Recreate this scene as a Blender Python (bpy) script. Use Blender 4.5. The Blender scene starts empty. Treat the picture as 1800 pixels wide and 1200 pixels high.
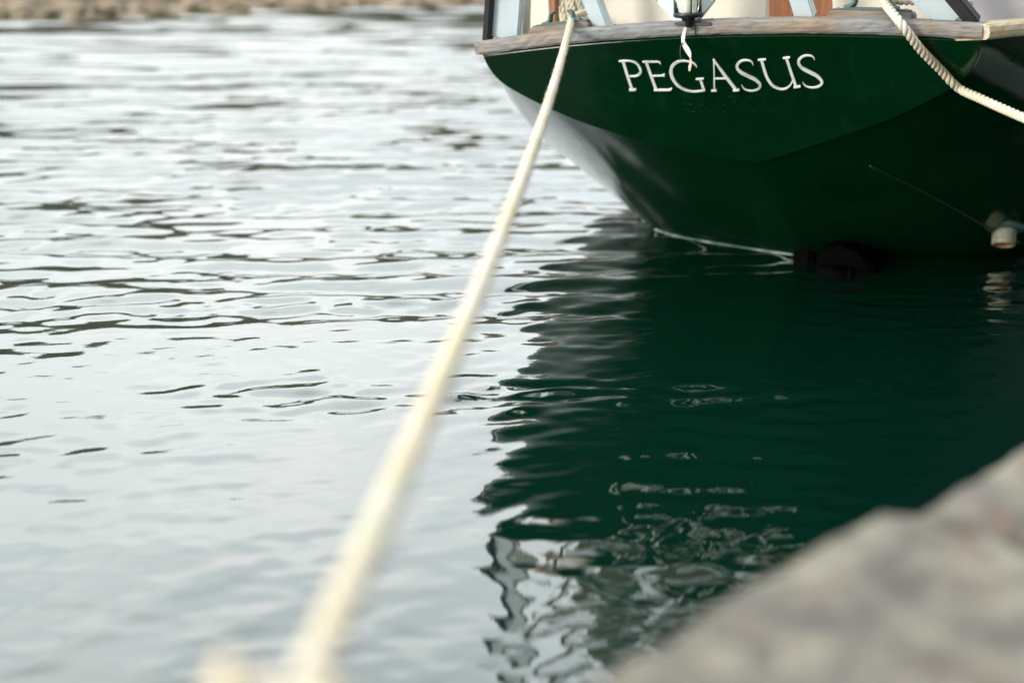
import bpy, bmesh, math, random
import numpy as np
from mathutils import Vector, Matrix

random.seed(7)
rng = np.random.default_rng(7)
scene = bpy.context.scene
col = scene.collection

# ------------------------------------------------------------------ camera
cam_data = bpy.data.cameras.new('camera')
cam = bpy.data.objects.new('camera', cam_data)
col.objects.link(cam)
cam.location = (0.0, 0.0, 1.05)
cam.rotation_euler = (math.radians(90 - 14.896), 0, 0)
cam_data.lens = 50
cam_data.sensor_width = 36
cam_data.clip_start = 0.05
cam_data.clip_end = 1500
cam_data.dof.use_dof = True
cam_data.dof.focus_distance = 3.85
cam_data.dof.aperture_fstop = 1.7
scene.camera = cam

# ------------------------------------------------------------------ sky, sun, exposure
SUN_AZ = math.radians(-122)     # from +Y towards +X: low sun behind thin cloud, over the left shoulder
SUN_EL = math.radians(15)
world = bpy.data.worlds.new('World')
scene.world = world
world.use_nodes = True
wn, wl = world.node_tree.nodes, world.node_tree.links
wn.clear()
w_out = wn.new('ShaderNodeOutputWorld')
w_bg = wn.new('ShaderNodeBackground')
w_bg.inputs['Strength'].default_value = 0.12
w_sky = wn.new('ShaderNodeTexSky')
w_sky.sky_type = 'NISHITA'
w_sky.sun_disc = False
w_sky.sun_elevation = SUN_EL
w_sky.sun_rotation = SUN_AZ
w_sky.air_density = 1.0
w_sky.dust_density = 3.0
w_tc = wn.new('ShaderNodeTexCoord')
w_map = wn.new('ShaderNodeMapping')
w_map.inputs['Scale'].default_value = (1.0, 1.0, 2.6)
w_no = wn.new('ShaderNodeTexNoise')
w_no.inputs['Scale'].default_value = 3.0
w_no.inputs['Detail'].default_value = 5
w_no.inputs['Roughness'].default_value = 0.5
w_cr = wn.new('ShaderNodeValToRGB')          # overcast sheet: thin and thick cloud
w_cr.color_ramp.elements[0].position = 0.36
w_cr.color_ramp.elements[0].color = (0.72, 0.78, 0.80, 1)
w_cr.color_ramp.elements[1].position = 0.64
w_cr.color_ramp.elements[1].color = (0.99, 1.0, 0.97, 1)
w_mul = wn.new('ShaderNodeMixRGB')
w_mul.blend_type = 'MULTIPLY'
w_mul.inputs['Fac'].default_value = 1
w_mul.inputs['Color2'].default_value = (9.4, 9.4, 9.4, 1)
w_mix = wn.new('ShaderNodeMixRGB')
w_mix.inputs['Fac'].default_value = 0.93
wl.new(w_tc.outputs['Generated'], w_map.inputs['Vector'])
wl.new(w_map.outputs['Vector'], w_no.inputs['Vector'])
wl.new(w_no.outputs['Fac'], w_cr.inputs['Fac'])
wl.new(w_cr.outputs['Color'], w_mul.inputs['Color1'])
wl.new(w_sky.outputs['Color'], w_mix.inputs['Color1'])
# an overcast sky is three times as bright overhead as at the horizon
w_sep = wn.new('ShaderNodeSeparateXYZ')
w_max = wn.new('ShaderNodeMath'); w_max.operation = 'MAXIMUM'; w_max.inputs[1].default_value = 0.0
w_mad = wn.new('ShaderNodeMath'); w_mad.operation = 'MULTIPLY_ADD'
w_mad.inputs[1].default_value = 1.03; w_mad.inputs[2].default_value = 0.515
w_cie = wn.new('ShaderNodeMixRGB'); w_cie.blend_type = 'MULTIPLY'; w_cie.inputs['Fac'].default_value = 1
wl.new(w_tc.outputs['Generated'], w_sep.inputs[0]); wl.new(w_sep.outputs['Z'], w_max.inputs[0])
wl.new(w_max.outputs[0], w_mad.inputs[0]); wl.new(w_mad.outputs[0], w_cie.inputs['Color2'])
wl.new(w_mul.outputs['Color'], w_cie.inputs['Color1'])
wl.new(w_cie.outputs['Color'], w_mix.inputs['Color2'])
wl.new(w_mix.outputs['Color'], w_bg.inputs['Color'])
wl.new(w_bg.outputs['Background'], w_out.inputs['Surface'])

sun_data = bpy.data.lights.new('sun', 'SUN')
sun_data.energy = 1.5
sun_data.angle = math.radians(14)
sun_data.color = (1.0, 0.92, 0.80)
sun = bpy.data.objects.new('sun', sun_data)
col.objects.link(sun)
sd = Vector((math.sin(SUN_AZ) * math.cos(SUN_EL), math.cos(SUN_AZ) * math.cos(SUN_EL), math.sin(SUN_EL)))
sun.rotation_euler = (-sd).to_track_quat('-Z', 'Y').to_euler()
sun.location = sd * 20

scene.view_settings.view_transform = 'Standard'
scene.view_settings.look = 'None'
scene.view_settings.gamma = 1.0
scene.view_settings.use_curve_mapping = False
scene.view_settings.exposure = 1.26

# ------------------------------------------------------------------ materials
def mat(name, base, rough=0.5, ior=1.45, metal=0.0, spec=None):
    m = bpy.data.materials.new(name)
    m.use_nodes = True
    b = m.node_tree.nodes['Principled BSDF']
    b.inputs['Base Color'].default_value = (*base, 1)
    b.inputs['Roughness'].default_value = rough
    b.inputs['IOR'].default_value = ior
    b.inputs['Metallic'].default_value = metal
    if spec is not None:
        b.inputs['Specular IOR Level'].default_value = spec
    return m, m.node_tree.nodes, m.node_tree.links, b

def tex(nodes, links, scale, stretch=(1, 1, 1), detail=5, rough=0.55, dist=0.0, coord='Object', rot=(0, 0, 0)):
    tc = nodes.new('ShaderNodeTexCoord'); mp = nodes.new('ShaderNodeMapping')
    mp.inputs['Scale'].default_value = stretch
    mp.inputs['Rotation'].default_value = rot
    n = nodes.new('ShaderNodeTexNoise')
    n.inputs['Scale'].default_value = scale; n.inputs['Detail'].default_value = detail
    n.inputs['Roughness'].default_value = rough; n.inputs['Distortion'].default_value = dist
    links.new(tc.outputs[coord], mp.inputs['Vector']); links.new(mp.outputs['Vector'], n.inputs['Vector'])
    return n.outputs['Fac']

def ramp(nodes, links, fac, stops):
    r = nodes.new('ShaderNodeValToRGB')
    while len(r.color_ramp.elements) < len(stops):
        r.color_ramp.elements.new(0.5)
    for e, (p, c) in zip(r.color_ramp.elements, stops):
        e.position = p; e.color = (*c, 1)
    links.new(fac, r.inputs['Fac'])
    return r.outputs['Color']

def bump(nodes, links, b, fac, strength, dist):
    n = nodes.new('ShaderNodeBump')
    n.inputs['Strength'].default_value = strength; n.inputs['Distance'].default_value = dist
    links.new(fac, n.inputs['Height']); links.new(n.outputs['Normal'], b.inputs['Normal'])
    return n

def mixcol(nodes, links, fac, c1, c2, mode='MIX'):
    m = nodes.new('ShaderNodeMixRGB'); m.blend_type = mode
    for i, c in ((1, c1), (2, c2)):
        if isinstance(c, tuple): m.inputs[i].default_value = (*c, 1)
        else: links.new(c, m.inputs[i])
    if isinstance(fac, float): m.inputs[0].default_value = fac
    else: links.new(fac, m.inputs[0])
    return m.outputs[0]

M = {}
def noisy(name, stops, scale, rough=0.6, stretch=(1, 1, 1), bs=0.3, bd=0.004, detail=6, ior=1.45, dist=0.0, rot=(0, 0, 0), spec=None, metal=0.0):
    m, n, l, b = mat(name, stops[0][1], rough, ior, metal, spec)
    f = tex(n, l, scale, stretch, detail, 0.6, dist, rot=rot)
    l.new(ramp(n, l, f, stops), b.inputs['Base Color'])
    if bs: bump(n, l, b, f, bs, bd)
    M[name] = m
    return m, n, l, b

# glossy dark green topside paint, slightly wavy and a little dusty
m, n, l, b = mat('green_paint', (0.004, 0.034, 0.015), 0.13, 1.50)
f = tex(n, l, 3.0, (1, 1, 1), 4)
l.new(ramp(n, l, f, [(0.3, (0.0008, 0.0205, 0.0060)), (0.7, (0.0014, 0.0270, 0.0080))]), b.inputs['Base Color'])
f2 = tex(n, l, 26.0, (1, 0.35, 1), 5)
r2 = n.new('ShaderNodeMapRange'); r2.inputs[1].default_value = 0.35; r2.inputs[2].default_value = 0.75
r2.inputs[3].default_value = 0.09; r2.inputs[4].default_value = 0.24
l.new(f2, r2.inputs[0]); l.new(r2.outputs[0], b.inputs['Roughness'])
f3 = tex(n, l, 7.0, (1, 0.5, 1.6), 3)
bump(n, l, b, f3, 0.07, 0.015)
vo = n.new('ShaderNodeTexVoronoi'); vo.inputs['Scale'].default_value = 34
tcv = n.new('ShaderNodeTexCoord'); l.new(tcv.outputs['Object'], vo.inputs['Vector'])
sk = ramp(n, l, vo.outputs['Distance'], [(0.0, (1, 1, 1)), (0.045, (1, 1, 1)), (0.075, (0, 0, 0))])
sk2 = ramp(n, l, tex(n, l, 6.0, (1, 1, 1), 3), [(0.60, (0, 0, 0)), (0.66, (1, 1, 1))])
dr = ramp(n, l, tex(n, l, 9.0, (2.4, 1, 0.18), 6), [(0.56, (0, 0, 0)), (0.80, (0.30, 0.30, 0.30))])
bc = [k for k in l if k.to_socket == b.inputs['Base Color']][0].from_socket
cc = mixcol(n, l, dr, bc, (0.012, 0.060, 0.034))
cc = mixcol(n, l, mixcol(n, l, 1.0, sk, sk2, 'MULTIPLY'), cc, (0.05, 0.13, 0.09))
l.new(cc, b.inputs['Base Color'])
M['green_paint'] = m
m2 = m.copy(); m2.name = 'transom_paint'; M['transom_paint'] = m2     # older, more satin coat on the transom
b2_ = m2.node_tree.nodes['Principled BSDF']; b2_.inputs['IOR'].default_value = 1.36
b.inputs['Coat Weight'].default_value = 1.0; b.inputs['Coat IOR'].default_value = 1.5; b.inputs['Coat Roughness'].default_value = 0.16

noisy('letter_white', [(0.32, (0.55, 0.62, 0.60)), (0.45, (0.84, 0.88, 0.88)), (0.7, (0.92, 0.94, 0.94))], 26, 0.5, bs=0.1, bd=0.001)
noisy('faint_letter', [(0.46, (0.0016, 0.028, 0.0090)), (0.66, (0.008, 0.058, 0.036))], 90, 0.25, bs=0.0)
# bare weathered teak
m, n, l, b = mat('weathered_teak', (0.3, 0.27, 0.23), 0.75)
g = tex(n, l, 9, (1.2, 14, 14), 8, 0.65)
big = tex(n, l, 5, (1, 1, 1), 5)
c1 = ramp(n, l, g, [(0.25, (0.075, 0.076, 0.074)), (0.5, (0.155, 0.162, 0.165)), (0.8, (0.235, 0.245, 0.25))])
c2 = ramp(n, l, g, [(0.25, (0.09, 0.06, 0.04)), (0.8, (0.29, 0.225, 0.16))])
mk = ramp(n, l, big, [(0.47, (0, 0, 0)), (0.66, (0.85, 0.85, 0.85))])
l.new(mixcol(n, l, mk, c1, c2), b.inputs['Base Color'])
bump(n, l, b, g, 0.5, 0.003)
M['weathered_teak'] = m
m, n, l, b = mat('varnished_teak', (0.45, 0.33, 0.15), 0.45)
g = tex(n, l, 9, (14, 1.2, 14), 8, 0.65)
big = tex(n, l, 22, (1, 1, 1), 6)
c1 = ramp(n, l, g, [(0.25, (0.30, 0.25, 0.17)), (0.8, (0.55, 0.50, 0.38))])
mk = ramp(n, l, big, [(0.52, (0, 0, 0)), (0.62, (1, 1, 1))])
l.new(mixcol(n, l, mk, c1, (0.42, 0.26, 0.08)), b.inputs['Base Color'])
bump(n, l, b, g, 0.4, 0.002)
M['varnished_teak'] = m
noisy('mahogany', [(0.25, (0.09, 0.030, 0.012)), (0.75, (0.26, 0.095, 0.035))], 6, 0.35, (14, 14, 1.2), 0.25, 0.002)
noisy('white_paint', [(0.3, (0.36, 0.44, 0.49)), (0.6, (0.43, 0.51, 0.55))], 5, 0.4, bs=0.12, bd=0.003)
noisy('cream_paint', [(0.3, (0.44, 0.40, 0.345)), (0.6, (0.50, 0.465, 0.405))], 4, 0.45, bs=0.12, bd=0.003)
noisy('grey_cover', [(0.3, (0.30, 0.29, 0.31)), (0.7, (0.38, 0.37, 0.39))], 6, 0.85, bs=0.25, bd=0.01)
noisy('olive_canvas', [(0.3, (0.030, 0.030, 0.018)), (0.7, (0.070, 0.062, 0.040))], 5, 0.9, bs=0.4, bd=0.02)
noisy('black_rubber', [(0.3, (0.006, 0.006, 0.009)), (0.7, (0.016, 0.016, 0.020))], 30, 0.5, bs=0.3, bd=0.002)
noisy('bronze_green', [(0.3, (0.020, 0.060, 0.055)), (0.7, (0.060, 0.115, 0.105))], 40, 0.5, bs=0.3, bd=0.002)
noisy('old_bronze', [(0.3, (0.09, 0.125, 0.09)), (0.6, (0.22, 0.23, 0.17))], 30, 0.55, bs=0.4, bd=0.002)
noisy('rust_inside', [(0.3, (0.16, 0.06, 0.02)), (0.7, (0.36, 0.17, 0.06))], 40, 0.8, bs=0.3, bd=0.002)
noisy('lamp_black', [(0.3, (0.012, 0.012, 0.014)), (0.7, (0.022, 0.022, 0.024))], 30, 0.35, bs=0.1, bd=0.001)
noisy('tape_white', [(0.3, (0.50, 0.50, 0.54)), (0.7, (0.72, 0.71, 0.72))], 60, 0.6, bs=0.3, bd=0.002)
noisy('tape_pink', [(0.3, (0.60, 0.42, 0.36)), (0.7, (0.72, 0.55, 0.46))], 60, 0.6, bs=0.3, bd=0.002)
noisy('twine_brown', [(0.3, (0.05, 0.035, 0.025)), (0.7, (0.10, 0.07, 0.05))], 60, 0.9, bs=0.3, bd=0.001)
noisy('wet_black', [(0.3, (0.0004, 0.0005, 0.0005)), (0.7, (0.0016, 0.0015, 0.0016))], 25, 0.65, bs=0.4, bd=0.006, spec=0.02)
noisy('pale_waterline', [(0.40, (0.02, 0.07, 0.05)), (0.62, (0.24, 0.30, 0.28))], 14, 0.5, bs=0.2, bd=0.002)
noisy('strake_green', [(0.3, (0.002, 0.028, 0.009)), (0.7, (0.006, 0.045, 0.016))], 20, 0.4, bs=0.0)
# rope fibres
m, n, l, b = mat('rope_cream', (0.6, 0.53, 0.42), 0.9, spec=0.2)
f = tex(n, l, 260, (1, 1, 1), 3)
g = tex(n, l, 5, (1, 1, 1), 4)
c = ramp(n, l, f, [(0.3, (0.42, 0.39, 0.33)), (0.7, (0.60, 0.565, 0.49))])
c2 = ramp(n, l, g, [(0.42, (1.0, 1.0, 1.0)), (0.5, (1.0, 0.92, 0.80)), (0.58, (0.90, 0.96, 0.84)), (0.68, (1, 1, 1))])
l.new(mixcol(n, l, 1.0, c, c2, 'MULTIPLY'), b.inputs['Base Color'])
bump(n, l, b, f, 0.5, 0.002)
M['rope_cream'] = m
# glass of the stern lamp
m = bpy.data.materials.new('lamp_glass'); m.use_nodes = True
b = m.node_tree.nodes['Principled BSDF']
b.inputs['Base Color'].default_value = (0.95, 0.96, 0.9, 1); b.inputs['Roughness'].default_value = 0.03
b.inputs['Transmission Weight'].default_value = 1.0; b.inputs['IOR'].default_value = 1.3
M['lamp_glass'] = m
# quay granite
m, n, l, b = mat('granite', (0.2, 0.18, 0.16), 0.85)
f1 = tex(n, l, 12, (1, 1, 1), 8, 0.62, 0.4)
f2 = tex(n, l, 60, (1, 1, 1), 6, 0.7)
f3 = tex(n, l, 17, (1, 1, 1), 5, 0.6, 0.6)
c1 = ramp(n, l, f1, [(0.36, (0.068, 0.064, 0.060)), (0.46, (0.135, 0.125, 0.110)), (0.56, (0.185, 0.172, 0.138)), (0.66, (0.26, 0.245, 0.195))])
c2 = ramp(n, l, f2, [(0.30, (0.60, 0.58, 0.60)), (0.55, (1, 1, 1)), (0.72, (1.22, 1.18, 1.10))])
k3 = ramp(n, l, f3, [(0.55, (0, 0, 0)), (0.66, (0.85, 0.85, 0.85))])
cc = mixcol(n, l, 1.0, c1, c2, 'MULTIPLY')
cc = mixcol(n, l, k3, cc, (0.135, 0.082, 0.056))
f4 = tex(n, l, 13, (1, 1, 1), 4, 0.6, 0.3, rot=(0.5, 1.0, 0.3))
cc = mixcol(n, l, ramp(n, l, f4, [(0.57, (0, 0, 0)), (0.66, (0.8, 0.8, 0.8))]), cc, (0.082, 0.075, 0.068))
l.new(cc, b.inputs['Base Color'])
bump(n, l, b, f2, 0.7, 0.01)
M['granite'] = m
noisy('wet_stone', [(0.3, (0.028, 0.028, 0.022)), (0.7, (0.085, 0.080, 0.062))], 8, 0.5, bs=0.6, bd=0.02)
noisy('dark_stone', [(0.3, (0.022, 0.022, 0.018)), (0.7, (0.055, 0.052, 0.040))], 5, 0.9, bs=0.5, bd=0.02)  # kept dark on the unseen paving and added wall to dim hull reflections
noisy('rusty_iron', [(0.3, (0.06, 0.030, 0.016)), (0.7, (0.20, 0.095, 0.042))], 24, 0.8, bs=0.6, bd=0.004)
# far shore
m, n, l, b = mat('shingle', (0.3, 0.22, 0.15), 0.95)
f1 = tex(n, l, 1.1, (1, 1, 2), 8, 0.65)
f2 = tex(n, l, 9, (1, 1, 1), 5, 0.6)
c1 = ramp(n, l, f1, [(0.3, (0.10, 0.080, 0.052)), (0.45, (0.18, 0.138, 0.094)), (0.7, (0.25, 0.198, 0.145))])
c2 = ramp(n, l, f2, [(0.3, (0.7, 0.7, 0.7)), (0.7, (1.2, 1.15, 1.1))])
l.new(mixcol(n, l, 1.0, c1, c2, 'MULTIPLY'), b.inputs['Base Color'])
bump(n, l, b, f2, 0.8, 0.1)
M['shingle'] = m
noisy('hill_scrub', [(0.3, (0.018, 0.017, 0.008)), (0.7, (0.052, 0.044, 0.022))], 0.8, 0.95, bs=0.8, bd=0.3)
noisy('shore_rock', [(0.3, (0.12, 0.094, 0.065)), (0.7, (0.24, 0.187, 0.135))], 1.6, 0.9, bs=0.6, bd=0.05)
noisy('leaf', [(0.3, (0.018, 0.024, 0.010)), (0.7, (0.060, 0.062, 0.026))], 2.0, 0.7, bs=0.0)
noisy('weed', [(0.3, (0.02, 0.03, 0.01)), (0.7, (0.07, 0.08, 0.03))], 3.0, 0.7, bs=0.0)
# sea water: mirror-like surface by its Fresnel term over a murky green body
m = bpy.data.materials.new('sea_water'); m.use_nodes = True
n, l = m.node_tree.nodes, m.node_tree.links
n.clear()
o_ = n.new('ShaderNodeOutputMaterial'); mx = n.new('ShaderNodeMixShader')
body = n.new('ShaderNodeBsdfDiffuse'); body.inputs['Color'].default_value = (0.0006, 0.0105, 0.0070, 1)
gl = n.new('ShaderNodeBsdfGlossy'); gl.inputs['Color'].default_value = (0.99, 1.0, 0.99, 1); gl.inputs['Roughness'].default_value = 0.02
fr = n.new('ShaderNodeFresnel'); fr.inputs['IOR'].default_value = 1.34
pw = n.new('ShaderNodeValToRGB')
for k in range(5): pw.color_ramp.elements.new(0.5)
for e, (p_, v_) in zip(pw.color_ramp.elements, ((0, 0), (0.021, 0.035), (0.05, 0.15), (0.083, 0.28), (0.2, 0.47), (0.4, 0.64), (1, 1))):
    e.position = p_; e.color = (v_, v_, v_, 1)
f = tex(n, l, 34, (0.55, 1.5, 1), 3, 0.5, coord='Object')
bn = n.new('ShaderNodeBump'); bn.inputs['Strength'].default_value = 0.03; bn.inputs['Distance'].default_value = 0.01
l.new(f, bn.inputs['Height'])
for q in (body, gl, fr): l.new(bn.outputs['Normal'], q.inputs['Normal'])
l.new(fr.outputs[0], pw.inputs[0]); l.new(pw.outputs[0], mx.inputs[0])
l.new(body.outputs[0], mx.inputs[1]); l.new(gl.outputs[0], mx.inputs[2]); l.new(mx.outputs[0], o_.inputs['Surface'])
M['sea_water'] = m

# ------------------------------------------------------------------ helpers
def link(o, parent=None):
    col.objects.link(o)
    if parent is not None:
        o.parent = parent
    return o

def mesh_obj(name, verts, faces, material, parent=None, smooth=False):
    me = bpy.data.meshes.new(name)
    me.from_pydata([tuple(v) for v in verts], [], [tuple(f) for f in faces])
    if smooth:
        me.polygons.foreach_set('use_smooth', [True] * len(me.polygons))
    mats = material if isinstance(material, (list, tuple)) else [material]
    for k in mats:
        me.materials.append(M[k])
    me.update()
    return link(bpy.data.objects.new(name, me), parent)

def bm_obj(name, bm, material, parent=None, smooth=False):
    bmesh.ops.recalc_face_normals(bm, faces=bm.faces[:])
    me = bpy.data.meshes.new(name)
    bm.to_mesh(me); bm.free()
    if smooth:
        me.polygons.foreach_set('use_smooth', [True] * len(me.polygons))
    me.materials.append(M[material])
    return link(bpy.data.objects.new(name, me), parent)

def tag(o, label=None, cat=None, group=None, kind=None):
    if label: o['label'] = label
    if cat: o['category'] = cat
    if group: o['group'] = group
    if kind: o['kind'] = kind
    return o

def empty(name, loc=(0, 0, 0)):
    o = bpy.data.objects.new(name, None)
    o.empty_display_size = 0.1
    o.location = loc
    return link(o)

def tube_geo(path, radii, sides=10, ry=1.0, cap=True, up=(0, 0, 1)):
    """verts, faces of a swept tube with parallel transport frames"""
    P = [Vector(p) for p in path]
    V, Fc = [], []
    nrm = None
    for i, p in enumerate(P):
        tdir = (P[min(i + 1, len(P) - 1)] - P[max(i - 1, 0)]).normalized()
        if nrm is None:
            u = Vector(up)
            if abs(u.dot(tdir)) > 0.95: u = Vector((1, 0, 0))
            nrm = (u - tdir * u.dot(tdir)).normalized()
        else:
            nrm = (nrm - tdir * nrm.dot(tdir)).normalized()
        bn = tdir.cross(nrm)
        r = radii[i] if hasattr(radii, '__len__') else radii
        for k in range(sides):
            a = 2 * math.pi * k / sides
            V.append(p + nrm * (math.cos(a) * r) + bn * (math.sin(a) * r * ry))
    for i in range(len(P) - 1):
        for k in range(sides):
            a, b2 = i * sides + k, i * sides + (k + 1) % sides
            Fc.append((a, b2, b2 + sides, a + sides))
    if cap:
        Fc.append(tuple(reversed(range(sides))))
        Fc.append(tuple(range((len(P) - 1) * sides, len(P) * sides)))
    return V, Fc

def tube(name, path, radii, material, parent=None, sides=10, ry=1.0, up=(0, 0, 1)):
    V, Fc = tube_geo(path, radii, sides, ry, up=up)
    return mesh_obj(name, V, Fc, material, parent, True)

def smooth_path(ctrl, step):
    """Catmull-Rom through control points, resampled evenly"""
    P = np.array(ctrl, float); out = []
    for i in range(len(P) - 1):
        p0, p1, p2, p3 = P[max(i - 1, 0)], P[i], P[i + 1], P[min(i + 2, len(P) - 1)]
        for k in range(24):
            x = k / 24
            out.append(.5 * ((2 * p1) + (-p0 + p2) * x + (2 * p0 - 5 * p1 + 4 * p2 - p3) * x * x + (-p0 + 3 * p1 - 3 * p2 + p3) * x ** 3))
    out.append(P[-1]); out = np.array(out)
    d = np.r_[0, np.cumsum(np.linalg.norm(np.diff(out, axis=0), axis=1))]
    q = np.linspace(0, d[-1], max(3, int(d[-1] / step)))
    return np.stack([np.interp(q, d, out[:, j]) for j in range(3)], 1)

def rope_geo(ctrl, R, pitch, jitter=0.0, sides=7, base=0, blend=0.0):
    """three laid strands twisted round a path"""
    P = smooth_path(ctrl, pitch / 11)
    T = np.gradient(P, axis=0); T /= np.linalg.norm(T, axis=1)[:, None]
    N = np.zeros_like(P); u = np.array([0.13, 0.21, 0.97])
    for i in range(len(P)):
        u = u - T[i] * (u @ T[i]); u /= np.linalg.norm(u); N[i] = u
    B = np.cross(T, N)
    s = np.r_[0, np.cumsum(np.linalg.norm(np.diff(P, axis=0), axis=1))]
    V, Fc = [], []
    for k in range(3):
        ph = 2 * math.pi * (s / pitch + k / 3)
        C = P + (N * np.cos(ph)[:, None] + B * np.sin(ph)[:, None]) * R * (0.50 - blend)
        if jitter: C = C + rng.normal(0, jitter, C.shape)
        v, f = tube_geo([tuple(c) for c in C], R * (0.56 + blend), sides)
        o = base + len(V)
        V += v; Fc += [tuple(a + o for a in q) for q in f]
    return V, Fc

def rope_obj(name, ctrl, R, pitch, material='rope_cream', parent=None, jitter=0.0):
    V, Fc = rope_geo(ctrl, R, pitch, jitter)
    return mesh_obj(name, V, Fc, material, parent, True)

def fuzz_geo(ctrl, R, count, length, rad):
    """loose fibres standing off a rope"""
    P = smooth_path(ctrl, 0.01); V, Fc = [], []
    for _ in range(count):
        i = rng.integers(1, len(P) - 2); t = P[i + 1] - P[i]; t /= np.linalg.norm(t)
        d = rng.normal(0, 1, 3); d -= t * (d @ t); d /= np.linalg.norm(d)
        a = P[i] + d * R * 0.9; b2 = a + d * length * rng.uniform(.3, 1) + t * rng.normal(0, length)
        sd = np.cross(d, t) * rad; o = len(V)
        V += [Vector(a + sd), Vector(a - sd), Vector(b2)]; Fc.append((o, o + 1, o + 2))
    return V, Fc

def box_bm(bm, c, size, mtx=None):
    r = bmesh.ops.create_cube(bm, size=1)
    bmesh.ops.scale(bm, vec=size, verts=r['verts'])
    if mtx is not None: bmesh.ops.transform(bm, matrix=mtx, verts=r['verts'])
    bmesh.ops.translate(bm, vec=c, verts=r['verts'])
    return r['verts']

def prism(name, poly, axis, d0, d1, material, parent=None, bevel=0.004):
    """extrude a 2-D outline along one axis ('f' along y, 's' along x, 'u' along z)"""
    def P(a, b2, d):
        return {'f': (a, d, b2), 's': (d, a, b2), 'u': (a, b2, d)}[axis]
    bm = bmesh.new()
    lo = [bm.verts.new(P(a, b2, d0)) for a, b2 in poly]
    hi = [bm.verts.new(P(a, b2, d1)) for a, b2 in poly]
    bm.faces.new(lo); bm.faces.new(list(reversed(hi)))
    for i in range(len(poly)):
        j = (i + 1) % len(poly)
        bm.faces.new((lo[i], hi[i], hi[j], lo[j]))
    if bevel:
        bmesh.ops.bevel(bm, geom=bm.edges[:], offset=bevel, segments=2, affect='EDGES', clamp_overlap=True)
    return bm_obj(name, bm, material, parent)

def plank(name, a, b2, wid, thick, wdir, material, parent=None, bevel=0.004):
    """a bevelled board from a to b2; wdir = direction of its width"""
    a, b2, wdir = Vector(a), Vector(b2), Vector(wdir).normalized()
    t = (b2 - a).normalized(); wv = (wdir - t * wdir.dot(t)).normalized(); nv = t.cross(wv)
    bm = bmesh.new(); vs = []
    for p in (a, b2):
        for sx, sy in ((-1, -1), (1, -1), (1, 1), (-1, 1)):
            vs.append(bm.verts.new(p + wv * sx * wid / 2 + nv * sy * thick / 2))
    for f in ((3, 2, 1, 0), (4, 5, 6, 7), (0, 1, 5, 4), (1, 2, 6, 5), (2, 3, 7, 6), (3, 0, 4, 7)):
        bm.faces.new([vs[i] for i in f])
    bmesh.ops.bevel(bm, geom=bm.edges[:], offset=bevel, segments=2, affect='EDGES', clamp_overlap=True)
    return bm_obj(name, bm, material, parent)

# ================================================================== SETTING
# ------------------------------------------------------------------ water
def axis_grid(lo, f0, f1, hi, d, grow):
    a = list(np.arange(f0, f1, d))
    x, s = a[-1], d
    while x < hi:
        s *= grow; x += s; a.append(x)
    x, s = a[0], d; pre = []
    while x > lo:
        s *= grow; x -= s; pre.append(x)
    return np.array(pre[::-1] + a)
gx = axis_grid(-90, -1.7, 2.2, 90, 0.0125, 1.022)
ys = [0.95]
while ys[-1] < 90:
    ys.append(ys[-1] + max(0.0085, 0.0044 * ys[-1]))
pre = []; x, s = 0.95, 0.02
while x > -40:
    s *= 1.12; x -= s; pre.append(x)
gy = np.array(pre[::-1] + ys)
X, Y = np.meshgrid(gx, gy)
DX = np.gradient(gx)[None, :] * np.ones_like(X)
DY = np.gradient(gy)[:, None] * np.ones_like(X)

def sstep(a, b2, v):
    t = np.clip((v - a) / (b2 - a), 0, 1); return t * t * (3 - 2 * t)
def patch(seed, scale, sx=1.0, sy=1.0, warp=0.0):
    """smooth 0..1 field that makes the wind catch the water in patches"""
    r = np.random.default_rng(seed); f = np.zeros_like(X)
    for i in range(14):
        th = r.uniform(0, 2 * math.pi); k = 2 * math.pi / (scale * r.uniform(.6, 1.8))
        f += np.sin(k * (math.cos(th) * X / sx + math.sin(th) * Y / sy) + r.uniform(0, 6.28))
    return 0.5 + 0.5 * np.tanh(f / 3.0)
def waves(seed, n, l0, l1, ang, spread, slope):
    """sum of long-crested sine trains; slope = rms steepness of the sum"""
    r = np.random.default_rng(seed); z = np.zeros_like(X)
    for i in range(n):
        lam = l0 * (l1 / l0) ** r.random(); th = ang + r.normal(0, spread)
        cx, cy = math.sin(th), math.cos(th); k = 2 * math.pi / lam
        amp = slope / k * math.sqrt(2 / n) * r.uniform(.6, 1.4)
        att = np.exp(-((DX * abs(cx) + DY * abs(cy)) / lam * 2.2) ** 2)
        ph = k * (cx * X + cy * Y) + r.uniform(0, 6.28)
        z += amp * att * np.sin(ph)
    return z
R_ = math.radians
far = sstep(3.7, 5.6, Y - 0.10 * X)
near = 1 - far
gust = patch(3, 1.3, 1.9, 0.8)
gust2 = patch(11, 0.55, 2.2, 0.6)
chop_far = waves(23, 30, 0.65, 1.7, R_(-3), R_(10), 0.11)
swell = waves(1, 16, 0.45, 1.4, R_(-4), R_(13), 0.030)
chop = waves(2, 26, 0.26, 0.52, R_(-3), R_(7), 0.145) + waves(22, 30, 0.11, 0.24, R_(-5), R_(14), 0.095)
fine = waves(4, 40, 0.06, 0.17, R_(-9), R_(22), 0.085)
calm = waves(5, 60, 0.055, 0.21, R_(-13), R_(36), 0.042)
calm_f = waves(6, 34, 0.036, 0.07, R_(-12), R_(26), 0.026)
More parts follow.
